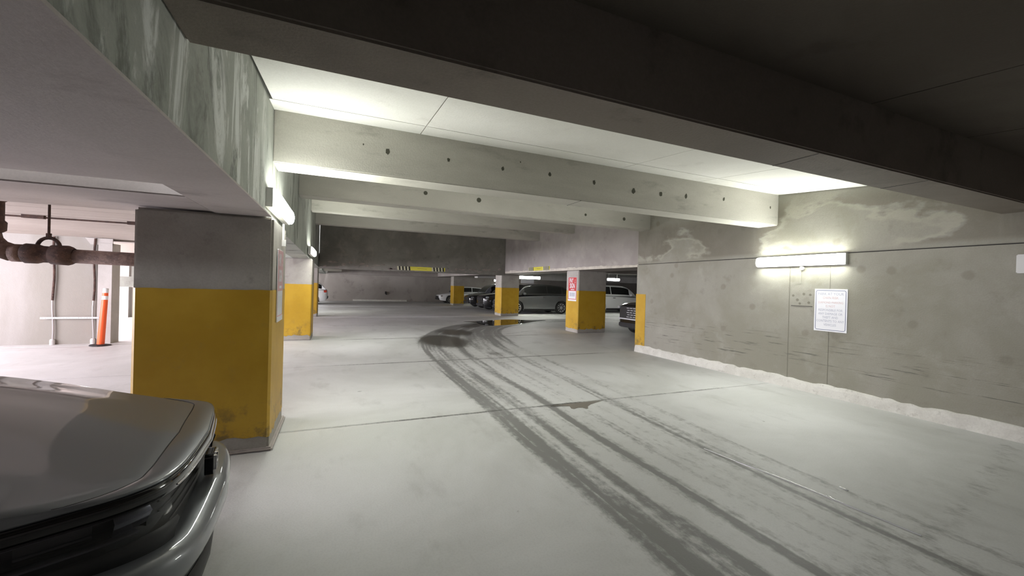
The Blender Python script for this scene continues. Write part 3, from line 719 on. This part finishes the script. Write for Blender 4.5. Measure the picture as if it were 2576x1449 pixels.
def clearance(loc, F, w, h, label, n=4):
    o = empty('clearance_sign', loc); tag(o, label, 'sign', 'yellow clearance signs')
    plate('board', w, h, .004, 0, .012, M['hiyellow'], o, F)
    for sgn in (-1, 1):
        for k in range(n):
            cx = sgn * w * (.93 - k * .135)
            pts = [(-.032, -h), (.032, -h), (.012, h), (-.052, h)]
            v = [F @ Vector((cx + a * w, b, .0135)) for a, b in pts]; mesh('black_stripe', v, [(0, 1, 2, 3)], M['black'], o)
    for sgn in (-1, 1):
        for k in range(n):
            cx = sgn * w * (.93 - k * .135) - .067 * w
            pts = [(-.034, -h), (.034, -h), (.014, h), (-.054, h)]
            v = [F @ Vector((cx + a * w, b, .013)) for a, b in pts]; mesh('white_stripe', v, [(0, 1, 2, 3)], M['sign_cream'], o)
    plate('worn_lettering', w * .2, h * .10, .004, .012, .0135, M['wornink'], o, F, 0, -h * .05)
    return o
M['sign_cream'] = simple('cream_stripe', (.62, .6, .42), .5); M['wornink'] = simple('worn_ink', (.35, .3, .04), .5)
clearance((3.42, 18.6, 2.27), frame_mat((1, 0, 0), (0, -1, 0)), 1.06, .085, 'yellow clearance sign with black stripes on the dark header')
clearance((7.5, 14.9, 2.345), FW, .95, .075, 'yellow clearance sign with thin stripes on the pale right girder')
# white panel added in place of a lit wall patch by the grey SUV
o = empty('hanging_board', (11.0, 23.4, 0)); tag(o, 'plain white board hanging behind the roof of the grey SUV', 'board')
MB().box(-.45, .45, 0, .03, 1.80, 2.2).build('panel', M['sign'], o)
for x in (-.3, .3): MB().tube((x, .015, 2.2), (x, .015, 2.6), .006, 6).build('hanger_wire', M['galv'], o)  # wires added along with the stand-in panel

# ------------------------------------------------------------------ puddles
def puddle(name, pts, label, z=.003, k=3, mat=None):
    P = [Vector((a, b)) for a, b in pts]
    for _ in range(k):
        Q = []
        for i in range(len(P)):
            a, b = P[i], P[(i + 1) % len(P)]; Q += [a * .75 + b * .25, a * .25 + b * .75]
        P = Q
    n = len(P)
    v = [(p.x, p.y, .0005) for p in P] + [(p.x * .99 + sum(q.x for q in P) / n * .01, p.y * .99 + sum(q.y for q in P) / n * .01, z) for p in P]
    f = [tuple(range(n, 2 * n))] + [(i, (i + 1) % n, n + (i + 1) % n, n + i) for i in range(n)]
    o = mesh(name, v, f, mat or M['water']); tag(o, label, 'puddle'); return o
puddle('puddle', [(4.75, 16.9), (5.4, 16.6), (5.2, 15.5), (5.5, 15.05), (6.0, 15.25), (6.8, 15.5), (7.5, 16.0), (8.3, 16.75), (9.4, 17.3), (8.3, 17.3), (7.6, 18.0), (6.4, 17.5), (5.5, 17.1)], 'dark puddle mirroring the yellow column behind it')
puddle('puddle', [(2.55, 4.80), (2.9, 4.74), (2.84, 4.56), (3.0, 4.62), (3.05, 4.5), (3.15, 4.66), (3.4, 4.76), (3.55, 4.81)], 'small ragged puddle on the floor joint in the tyre tracks', k=1, mat=M['damp'])
def bead(name, pts, w, h, label):
    P = densify(np.array(pts, float), 6); v = []; f = []; K = 7; n = len(P)
    for i, p in enumerate(P):
        t = P[min(i + 1, n - 1)] - P[max(i - 1, 0)]; t /= np.linalg.norm(t); ww = w * (.25 + .75 * math.sin(math.pi * (i + .5) / n)) * random.uniform(.85, 1.1)
        for k in range(K):
            a = math.pi * k / (K - 1); v.append((p[0] + t[1] * math.cos(a) * ww, p[1] - t[0] * math.cos(a) * ww, .0005 + h * math.sin(a)))
    for i in range(n - 1):
        for k in range(K - 1): f.append((i * K + k, i * K + k + 1, (i + 1) * K + k + 1, (i + 1) * K + k))
    o = mesh(name, v, f, M['film'], None, True); tag(o, label, 'puddle')
bead('puddle', [(3.44, 3.0), (3.48, 2.7), (3.53, 2.4), (3.57, 2.05), (3.60, 1.7), (3.62, 1.4)], .011, .009, 'long thin shining wet line in the near tyre track')
for (x, y, r, lab) in [(3.86, 1.98, .02, 'tiny wet glint right of the shining line'), (3.6, 1.93, .018, 'tiny wet glint on the tyre track beside the shining line'), (2.18, 1.5, .016, 'tiny wet glint near the bottom edge of the view')]:
    bead('water_drop', [(x, y - r * 1.6), (x, y), (x + .004, y + r * 1.6)], r * .6, .008, lab)

# ------------------------------------------------------------------ generic cars
def interp(t, xs, ys): return float(np.interp(t, xs, ys))
def car(name, label, loc, rz, paint, L=4.6, W=1.86, H=1.7, belt=1.05, hoodf=.82, hoodb=1.02, cowl=1.15, rooff=1.95, roofr=.55, deck=None, wb=2.7, wr_=.35, fo=.92, style='suv', rim='alloy', roofm=None, detail=True):
    """local +x is forward, origin on the floor under the middle of the car"""
    o = empty(name, loc, rz); tag(o, label, 'car')
    X0, X1 = -L / 2, L / 2
    # stations measured from the nose backwards
    xs = np.array([0, .04, .14, .32, .6, cowl, cowl + .5, L * .55, L - .9, L - .35, L - .12, L - .03, L])
    hw = np.array([.66, .76, .86, .93, .975, 1, 1, 1, 1, .965, .90, .84, .78]) * W / 2
    rear_top = deck if deck else belt + .04
    zt = np.interp(xs, [0, .04, .14, .32, .6, cowl, L * .6, L - .35, L - .12, L - .03, L], [hoodf - .10, hoodf - .04, hoodf, hoodf + .05, hoodf + .1, hoodb, belt + .02, rear_top, rear_top - .02, rear_top - .06, rear_top - .14])
    zb = np.interp(xs, [0, .1, .5, L - .5, L - .1, L], [.36, .26, .21, .22, .28, .42])
    n = 0; v = []; f = []; K = 9
    for x, w, a, b in zip(xs, hw, zt, zb):
        m_ = b + (a - b) * .55; sh = a - .05
        prof = [(0, a + .02), (w * .62, a + .012), (w * .88, a - .015), (w * .965, sh - .02), (w * .99, m_ + .12), (w, m_), (w * .985, b + .12), (w * .95, b), (0, b)]
        full = prof + [(-p[0], p[1]) for p in reversed(prof[1:-1])]
        for (yy, zz) in full: v.append((X1 - x, yy, zz))
        n = len(full)
    for s in range(len(xs) - 1):
        for k in range(n): f.append((s * n + k, s * n + (k + 1) % n, (s + 1) * n + (k + 1) % n, (s + 1) * n + k))
    f.append(tuple(range(n - 1, -1, -1))); f.append(tuple((len(xs) - 1) * n + k for k in range(n)))
    body = mesh('body', v, f, paint, o, True)
    bm = bmesh.new(); bm.from_mesh(body.data); bmesh.ops.recalc_face_normals(bm, faces=bm.faces); bm.to_mesh(body.data); bm.free()
    # wheel arches cut out
    wx = [X1 - fo, X1 - fo - wb]
    cut = MB()
    for x in wx:
        for sgn in (-1, 1): cut.tube((x, sgn * (W / 2 - .27), wr_ + .01), (x, sgn * (W / 2 + .1), wr_ + .01), wr_ + .055, 28)
    co = cut.build('cutter', None, None); co.parent = o
    bo = body.modifiers.new('b', 'BOOLEAN'); bo.object = co; bo.operation = 'DIFFERENCE'; bo.solver = 'EXACT'
    bpy.context.view_layer.update()
    dg = bpy.context.evaluated_depsgraph_get()
    me = bpy.data.meshes.new_from_object(body.evaluated_get(dg)); body.modifiers.clear(); body.data = me
    if len(me.materials) == 0: me.materials.append(paint)
    me.polygons.foreach_set('use_smooth', [True] * len(me.polygons))
    try: me.set_sharp_from_angle(angle=math.radians(38))
    except Exception: pass
    bpy.data.objects.remove(co)
    # greenhouse
    xa, xb, xc, xd = cowl - .02, rooff, L - roofr - (.15 if style != 'sedan' else .9), L - (.10 if style != 'sedan' else .75)
    gx = sorted(set(list(np.linspace(xa, xb, 7)) + list(np.linspace(xb, xc, 8)) + list(np.linspace(xc, xd, 6))))
    def ztop(x):
        if x < xb: t = (x - xa) / (xb - xa); return belt - .02 + (H - .05 - belt) * math.sin(t * math.pi / 2) ** .9
        if x < xc: t = (x - xb) / (xc - xb); return H - .05 + .05 * math.sin(math.pi * min(1, t * 1.0)) - (.06 * t if style == 'suv' else .03 * t)
        t = (x - xc) / (xd - xc); z1 = H - .05 - (.06 if style == 'suv' else .03); return z1 - (z1 - belt - .0) * t ** (1.9 if style != 'sedan' else 1.2)
    def zlow(x): return interp(x, [cowl - .1, cowl + .3, L - .3], [belt - .06, belt - .02, rear_top - .02])
    def S(x, u, off=0):
        """u in [-1,1] across: 0 = top centre, .45 = roof edge, 1 = belt"""
        a = abs(u); sg = 1 if u >= 0 else -1
        zt_, zl = ztop(x), zlow(x); zt_ = max(zt_, zl + .005)
        k = (zt_ - zl) / (H - belt); wl_ = W / 2 * .955 - .02 * max(0, (x - L * .75)); we = wl_ - .20 * k
        if a < .45: t = a / .45; y = we * (t * .94); z = zt_ + .03 * k * (1 - t * t); nz, ny = 1, .1 * t
        elif a < .55: t = (a - .45) / .1; y = we * (.94 + .06 * t); z = zt_ - .02 * k * t; nz, ny = .6, .6
        else: t = (a - .55) / .45; y = we + (wl_ - we) * t; z = (zt_ - .02 * k) * (1 - t) + zl * t; nz, ny = .25, 1
        return (X1 - x, sg * (y + off * ny), z + off * nz)
    us = [-1, -.9, -.75, -.6, -.55, -.5, -.45, -.3, -.15, 0, .15, .3, .45, .5, .55, .6, .75, .9, 1]
    def patch(nm, x0, x1, u0, u1, mat, off, nx=10, nu=8, ucrv=None):
        v = []; f = []
        for i in range(nx + 1):
            x = x0 + (x1 - x0) * i / nx
            for j in range(nu + 1): v.append(S(x, u0 + (u1 - u0) * j / nu, off))
        for i in range(nx):
            for j in range(nu): f.append((i * (nu + 1) + j, i * (nu + 1) + j + 1, (i + 1) * (nu + 1) + j + 1, (i + 1) * (nu + 1) + j))
        return mesh(nm, v, f, mat, o, True)
    v = [S(x, u) for x in gx for u in us]; nn = len(us)
    f = [(i * nn + j, i * nn + j + 1, (i + 1) * nn + j + 1, (i + 1) * nn + j) for i in range(len(gx) - 1) for j in range(nn - 1)]
    b0 = len(v)
    mesh('cabin', v, f, roofm or paint, o, True)
    patch('windshield', xa + .02, xb - .06, -.43, .43, M['glass'], .006)
    if style != 'sedan': patch('rear_window', xc + (xd - xc) * .25, xc + (xd - xc) * .82, -.40, .40, M['glass'], .006)
    else: patch('rear_window', xc + .05, xd - .05, -.40, .40, M['glass'], .006)
    m1 = cowl + (rooff - cowl) * .55; mid = (m1 + xd) / 2 - .12
    for sg in (-1, 1):
        cuts = [(m1 + .02, mid - .03), (mid + .03, min(mid + .98, xc + .05))]
        if style in ('suv', 'van'): cuts.append((min(mid + 1.03, xc + .1), xd - (xd - xc) * .42))
        for a, b in cuts:
            if b - a > .1: patch('side_window', a, b, sg * .60, sg * .93, M['glass'], .006, 8, 4)
        # a wing mirror and door handles
        mx = X1 - m1 + .06; MB().box(mx - .09, mx + .05, sg * (W / 2 - .02) - .0, sg * (W / 2 + .16), belt - .01, belt + .13).build('side_mirror', paint, o, bevel=.03)
        for hx in (mid + .03 - .25, mid + .80): MB().box(X1 - hx - .1, X1 - hx + .1, sg * W / 2 * .985 - .012, sg * W / 2 * .985 + .012, belt - .15, belt - .115).build('door_handle', M['chrome'], o, bevel=.005)
        MB().box(X1 - fo - wb + wr_ + .08, X1 - fo - wr_ - .08, sg * W / 2 * .975 - .02, sg * W / 2 * .975 + .015, .20, .30).build('sill', M['plastic'], o, bevel=.008)
        MB().box(X1 - .33, X1 - .12, sg * W / 2 * .86 - .05, sg * W / 2 * .9 + .01, hoodf - .16, hoodf - .05).build('headlight', M['lamp_clear'], o, bevel=.02)
        MB().box(X0 + .03, X0 + .22, sg * W / 2 * .86 - .06, sg * W / 2 * .92 + .01, belt - .18, belt - .02).build('taillight', M['lamp_red'], o, bevel=.02)
    # wheels
    for x in wx:
        for sg in (-1, 1):
            w_ = empty('wheel', (x, sg * (W / 2 - .115), wr_)); w_.parent = o
            q = MB().lathe((0, 0, 0), (0, sg, 0), [(-.11, wr_ * .66), (-.11, wr_ * .94), (-.085, wr_), (.085, wr_), (.105, wr_ * .95), (.105, wr_ * .70), (.08, wr_ * .66)], 28).build('tyre', M['rubber'], w_, True)
            q = MB(); q.lathe((0, 0, 0), (0, sg, 0), [(.06, wr_ * .62), (.095, wr_ * .66), (.1, wr_ * .70)], 28)
            for k in range(9):
                a = 2 * math.pi * k / 9; da = .13
                p1 = [(math.cos(a - da) * wr_ * .16, math.sin(a - da) * wr_ * .16), (math.cos(a + da) * wr_ * .16, math.sin(a + da) * wr_ * .16), (math.cos(a + da * .75) * wr_ * .66, math.sin(a + da * .75) * wr_ * .66), (math.cos(a - da * .75) * wr_ * .66, math.sin(a - da * .75) * wr_ * .66)]
                y0, y1 = sorted((sg * .055, sg * .088))
                q.hexa([(p[0], y0, p[1]) for p in p1] + [(p[0], y1, p[1]) for p in p1])
            q.lathe((0, 0, 0), (0, sg, 0), [(.05, wr_ * .2), (.095, wr_ * .18), (.098, 0)], 16)
            q.build('rim', M[rim], w_)
            MB().lathe((0, 0, 0), (0, sg, 0), [(.02, 0), (.02, wr_ * .66)], 20).build('brake_disc', M['plastic'], w_)
    # nose and tail furniture
    MB().box(X1 - .06, X1 + .012, -W * .30, W * .30, hoodf - .32, hoodf - .12).build('grille', M['plastic'], o, bevel=.012)
    MB().box(X1 - .06, X1 + .03, -W * .36, W * .36, .30, .44).build('front_bumper', M['plastic'], o, bevel=.02)
    MB().box(X0 - .03, X0 + .08, -W * .37, W * .37, .38, .56).build('rear_bumper', M['plastic'], o, bevel=.02)
    MB().box(X0 - .012, X0 + .03, -.16, .16, .72, .86).build('number_plate', M['plate'], o)
    # dark underside closing the body
    MB().box(X0 + .5, X1 - .5, -W * .36, W * .36, .17, .3).build('underbody', M['plastic'], o)
    return o
def put(nose_x, side_y_lo, L, W, heading):
    """heading 0: nose towards +x; pi: nose towards -x"""
    return ((nose_x + L / 2 if heading else nose_x - L / 2), side_y_lo + W / 2, 0)
# grey SUV behind the middle columns
car('parked_car', 'dark grey SUV in profile between the two yellow columns on the right', put(8.45, 21.25, 4.75, 1.85, 1), math.pi, M['grey_paint'], L=4.75, H=1.76, belt=1.12, wb=2.92, wr_=.37, roofr=.75, cowl=.95, rooff=1.75, roofm=M['gloss'])
# white minivan
car('parked_car', 'white van in profile right of the sign column, nose to the right', (17.35, 23.3, 0), 0, M['white_paint'], L=4.9, W=1.95, H=1.84, belt=1.13, hoodf=.9, hoodb=1.08, cowl=1.0, rooff=2.0, wb=3.0, wr_=.38, roofr=.12, style='van')
# black SUV with many-barred grille
D = car('parked_car', 'black SUV with studded chrome grille nosing out beside the yellow wall end', (9.15 + 2.45, 11.02, 0), math.pi, M['black_paint'], L=4.9, W=1.97, H=1.75, belt=1.2, hoodf=1.06, hoodb=1.22, cowl=1.3, rooff=2.15, wb=2.9, wr_=.38)
gx = 2.45 + .02
for r in range(5):
    for k in range(8):
        y = -.62 + k * .168 + (.04 if r % 2 else 0); z = .64 + r * .075
        x_ = gx - .10 * (abs(y) / .7) ** 3
        MB().box(x_ - .01, x_ + .022, y, y + .125, z, z + .022).build('grille_stud', M['satin'], D, bevel=.004)
MB().box(gx - .03, gx + .03, -.72, .72, .555, .60).build('grille_trim', M['satin'], D, bevel=.01)
MB().hexa([(gx - .12, -.75, .58), (gx + .006, -.66, .58), (gx + .006, .66, .58), (gx - .12, .75, .58), (gx - .12, -.72, 1.02), (gx - .0, -.6, 1.0), (gx - .0, .6, 1.0), (gx - .12, .72, 1.02)]).build('grille_panel', M['plastic'], D)
for sg in (-1, 1): MB().box(gx - .28, gx - .04, sg * .80 - .07, sg * .80 + .07, .93, 1.0).build('daytime_lamp', M['lamp_clear'], D, bevel=.02)
# black cars further back, nose to the aisle
car('parked_car', 'black SUV nosing toward the aisle just left of the middle yellow column', put(8.25, 23.7, 4.7, 1.9, 1), math.pi, M['black_paint'], L=4.7, W=1.9, H=1.72, belt=1.14, hoodf=.95, hoodb=1.12, wr_=.37)
car('parked_car', 'black car with bright silver roof line behind the black SUV', put(8.45, 27.4, 4.6, 1.85, 1), math.pi, M['black_paint'], L=4.6, W=1.85, H=1.72, belt=1.08, roofm=M['silver_paint'], wr_=.35)
car('parked_car', 'silver white hatchback half hidden behind the farthest yellow column', put(7.6, 33.2, 4.4, 1.8, 1), math.pi, M['white_paint'], L=4.4, W=1.8, H=1.45, belt=.92, hoodf=.72, hoodb=.9, wr_=.32)
car('parked_car', 'white SUV whose tail shows past the third left column', (-3.05, 31.2, 0), math.pi, M['white_paint'], L=4.5, W=1.8, H=1.62, belt=1.0, wr_=.34)

# ------------------------------------------------------------------ the near grey car
CX, CY = -.56, 2.49
A = empty('near_car', (CX, CY, 0), math.radians(6.5)); tag(A, 'metallic grey car nosing in at the lower left, cut by the frame', 'car')
# plan contour (x back from the nose tip, y half width); u in [0,1]
TP = np.array([(0, 0), (.008, .15), (.018, .30), (.035, .44), (.07, .56), (.13, .635), (.21, .69), (.32, .735), (.46, .785), (.65, .835), (.95, .89), (1.4, .92)], float)
TPd = densify(TP, 8)
TS = np.concatenate([[0], np.cumsum(np.linalg.norm(np.diff(TPd, axis=0), axis=1))]); TL = TS[-1]
def cont(u, inset):
    """u signed arc length; returns local x,y moved inwards by inset"""
    a = min(abs(u), TL); x = np.interp(a, TS, TPd[:, 0]); y = np.interp(a, TS, TPd[:, 1])
    e = .01; x2 = np.interp(min(a + e, TL), TS, TPd[:, 0]); y2 = np.interp(min(a + e, TL), TS, TPd[:, 1]); x1 = np.interp(max(a - e, 0), TS, TPd[:, 0]); y1 = np.interp(max(a - e, 0), TS, TPd[:, 1])
    t = Vector((x2 - x1, y2 - y1)).normalized(); n = Vector((t.y, -t.x))   # outward is (-x_back, +y)
    px = -(x + n.x * inset) if True else 0
    py = y - abs(n.y) * inset
    return px, (py if u >= 0 else -py)
def ydrop(y): return .004 * (min(abs(y), .92) / .8) ** 3
def strip(name, rows, u0, u1, mat, n=44, drop=1.0, smooth=True):
    v = []; f = []; k = len(rows)
    for i in range(n + 1):
        u = u0 + (u1 - u0) * i / n
        for (z, ins) in rows:
            zz = z(u) if callable(z) else z; ii = ins(u) if callable(ins) else ins
            x, y = cont(u, ii); v.append((x, y, zz + ydrop(y) * drop))
    for i in range(n):
        for j in range(k - 1): f.append((i * k + j, (i + 1) * k + j, (i + 1) * k + j + 1, i * k + j + 1))
    o = mesh(name, v, f, mat, A, smooth)
    return o
def hoodz(x, y):
    q = lambda lo, hi: float(sst(np.array([-x]), lo, hi)[0])
    return .842 + .215 * q(.22, 1.45) + .055 * (1 - (y / .9) ** 2) * q(.02, .9) + .008 * math.exp(-((abs(y) - .5) / .1) ** 2) * q(.2, .8)
def interp1(t, xs, ys):
    return float(np.interp(t, xs, ys))
UH = 1.30; US = .74     # half length of the hood edge; the nose panel only spans the middle
def hood_inset(u): return .112 * max(0.0, 1 - (abs(u) / .88) ** 2.4) + .045
v = []; f = []; nu, nt_ = 80, 24
for i in range(nu + 1):
    u = -UH + 2 * UH * i / nu; x0, y0 = cont(u, float(hood_inset(u)))
    for j in range(nt_ + 1):
        t = (j / nt_) ** 1.3; xb_ = -1.62; x = x0 + (xb_ - x0) * t; yb = y0 * (1 + .06 * t * min(1, abs(y0) / .7))
        v.append((x, yb, hoodz(x, yb) - .012 * (1 - min(1, t * 14)) ** 2))
for i in range(nu):
    for j in range(nt_): a = i * (nt_ + 1) + j; f.append((a, a + 1, a + nt_ + 2, a + nt_ + 1))
mesh('hood', v, f, M['silver_paint'], A, True)
hi = lambda d: (lambda u: float(hood_inset(u)) + d)
def hz(d):
    def g(u):
        x, y = cont(u, float(hood_inset(u))); return hoodz(x, y) + d - ydrop(y)
    return g
strip('shut_line', [(hz(-.010), hi(.001)), (hz(-.022), hi(-.0015)), (hz(-.010), hi(-.004))], -.90, .90, M['plastic'], 80)
npz = lambda k: (lambda u: (hz(-.010)(u) * (1 - k) + .829 * k) + .006 * math.sin(math.pi * k))
npi = lambda k: (lambda u: (float(hood_inset(u)) - .004) * (1 - k) + .036 * k)
strip('nose_panel', [(npz(0), npi(0)), (npz(.35), npi(.35)), (npz(.7), npi(.7)), (npz(.93), npi(.93)), (.827, .034), (.819, .038), (.817, .06)], -UH, UH, M['silver_paint'], 90)
strip('grille_bar', [(.819, .07), (.817, .036), (.812, .030), (.790, .026), (.765, .028), (.757, .034), (.755, .07)], -1.75, 1.75, M['gloss'], 90)
strip('grille_trim', [(.776, .027), (.773, .021), (.769, .027)], -.50, .50, M['chrome'])
strip('grille', [(.76, .06), (.72, .085), (.60, .085), (.54, .06)], -.60, .60, M['plastic'])
for k in range(4): strip('grille_slat', [(.725 - k * .040, .084), (.720 - k * .040, .074), (.715 - k * .040, .084)], -.52, .52, M['plastic'], 30)
for sg in (-1, 1):
    strip('headlight', [(.770, .03), (.755, .11), (.675, .12), (.635, .05)], sg * .50, sg * 1.33, M['plastic'], 30)
    lt = lambda u: .772 - .0 * u; lb = lambda u: .655 + .07 * max(0, (.66 - abs(u)) / .1)
    strip('lens', [(.768, .024), (.74, .016), (.70, .012), (lb, .02)], sg * .56, sg * 1.32, M['lens'], 34)
    strip('reflector', [(.752, .085), (.72, .06), (.672, .085)], sg * .60, sg * .74, M['dim_chrome'], 8)
    strip('reflector', [(.750, .085), (.70, .10), (.680, .09)], sg * .80, sg * .98, M['gloss'], 8)
    for uu in (1.06, 1.2):
        x, y = cont(sg * uu, .08)
        MB().lathe((x, y, .715), (math.cos(uu), sg * math.sin(uu), 0), [(-.02, .01), (.0, .02), (.008, .022), (.006, .016), (-.004, 0)], 14).build('projector', M['alloy'], A, True)
    strip('lamp_fin', [(.752, .085), (.748, .05), (.742, .085)], sg * .6, sg * 1.28, M['dim_chrome'], 24)
    strip('lamp_fin', [(.672, .085), (.668, .04), (.662, .085)], sg * .66, sg * 1.28, M['dim_chrome'], 24)
    strip('lamp_trim', [(.655, .025), (.64, .016), (.60, .03), (.56, .035)], sg * .50, sg * 1.45, M['plastic'], 34)
bt = lambda u: .555 + .035 * min(1, abs(abs(u) - .45) / .5)
strip('front_bumper', [(bt, .08), (lambda u: bt(u) + .008, .03), (lambda u: bt(u), -.012 ), (lambda u: bt(u) - .012, -.040), (.52, -.050), (.47, -.046), (.43, -.026), (.40, .004), (.375, .03)], -1.75, 1.75, M['silver_paint'], 80)
strip('lower_grille', [(.378, .045), (.37, .075), (.28, .085), (.235, .06)], -.62, .62, M['plastic'])
strip('chin', [(.24, .06), (.225, .02), (.19, .02), (.165, .08)], -1.75, 1.75, M['plastic'], 60)
for sg in (-1, 1):
    strip('lower_fascia', [(.376, .045), (.33, .03), (.28, .03), (.238, .05)], sg * .60, sg * 1.75, M['silver_paint'], 30)
    strip('fog_recess', [(lambda u: .455 - .03 * (abs(u) - .4), -.026), (lambda u: .447 - .03 * (abs(u) - .4), -.026), (lambda u: .425 - .07 * (abs(u) - .4), -.024), (lambda u: .40 - .09 * (abs(u) - .4), .004), (lambda u: .38 - .1 * (abs(u) - .4), .035)], sg * .36, sg * .95, M['plastic'], 24)
    strip('fog_trim', [(lambda u: .425 - .07 * (abs(u) - .4), -.026), (lambda u: .42 - .07 * (abs(u) - .4), -.022), (lambda u: .408 - .075 * (abs(u) - .4), -.014), (lambda u: .404 - .08 * (abs(u) - .4), -.0)], sg * .37, sg * .95, M['chrome'], 24)
    strip('side_panel', [(hz(-.01), .04), (.83, .025), (.76, .012), (.68, .002), (.60, 0), (.5, -.03)], sg * 1.28, sg * 1.75, M['silver_paint'], 20)
# badge: chrome letter H in a rounded frame
FB = frame_mat((0, 1, 0), (1, 0, 0), (-.015, 0, .668))
ring('emblem_frame', .060, .050, .018, .009, .012, M['chrome'], A, FB)
plate('emblem_plate', .062, .052, .018, -.03, .006, M['gloss'], A, FB)
for sgn in (-1, 1): plate('emblem_bar', .007, .036, .003, .004, .016, M['chrome'], A, FB, sgn * .024, 0)
plate('emblem_bar', .024, .006, .002, .004, .016, M['chrome'], A, FB, 0, 0)
# rest of the car behind the bonnet (mostly out of the frame)
v = []; f = []
st_x = [-1.38, -1.42, -1.9, -2.8, -3.6, -4.0, -4.25]
ww = [.905, .92, .925, .925, .915, .88, .80]; tt = [.97, 1.0, 1.05, 1.06, 1.06, 1.02, .95]; bb = [.2, .2, .2, .2, .22, .3, .4]
for x, w, a, b in zip(st_x, ww, tt, bb):
    pr_ = [(0, a), (w * .85, a - .02), (w * .96, a - .1), (w, .62), (w * .97, b), (0, b)]
    for yy, zz in pr_ + [(-p[0], p[1]) for p in reversed(pr_[1:-1])]: v.append((x, yy, zz))
n = 10
for s in range(len(st_x) - 1):
    for k in range(n): f.append((s * n + k, (s + 1) * n + k, (s + 1) * n + (k + 1) % n, s * n + (k + 1) % n))
f.append(tuple(range(n))); f.append(tuple(6 * n + k for k in reversed(range(n))))
mesh('body', v, f, M['silver_paint'], A, True)
v = []; f = []
cs = [(-1.36, 1.04, .80), (-1.75, 1.30, .74), (-2.15, 1.52, .66), (-2.8, 1.58, .66), (-3.5, 1.48, .64), (-4.0, 1.1, .74)]
for x, z, w in cs: v += [(x, -.86, 1.03), (x, -w, z), (x, -w * .5, z + .03), (x, w * .5, z + .03), (x, w, z), (x, .86, 1.03)]
for s in range(5):
    for k in range(5): f.append((s * 6 + k, (s + 1) * 6 + k, (s + 1) * 6 + k + 1, s * 6 + k + 1))
mesh('cabin', v, f, M['glass'], A, True)
v = [(x, y, z + .036) for x, z, w in cs[2:5] for y in (-w * .98, -w * .5, w * .5, w * .98)]
v = [(a, b, c - (.03 if abs(b) > .5 else 0)) for a, b, c in v]
mesh('roof', v, [(s * 4 + k, (s + 1) * 4 + k, (s + 1) * 4 + k + 1, s * 4 + k + 1) for s in range(2) for k in range(3)], M['silver_paint'], A, True)
for x in (-.93, -3.55):
    for sg in (-1, 1):
        w_ = empty('wheel', (x, sg * .835, .335)); w_.parent = A
        MB().lathe((0, 0, 0), (0, sg, 0), [(-.11, .2), (-.11, .31), (-.085, .335), (.085, .335), (.1, .315), (.1, .24), (.08, .22)], 28).build('tyre', M['rubber'], w_, True)
        q = MB().lathe((0, 0, 0), (0, sg, 0), [(.06, .2), (.09, .22), (.1, .24)], 28)
        for k in range(10):
            a = 2 * math.pi * k / 10; q.tube((0, sg * .07, 0), (math.cos(a) * .22, sg * .07, math.sin(a) * .22), .016, 6)
        q.build('rim', M['alloy'], w_)
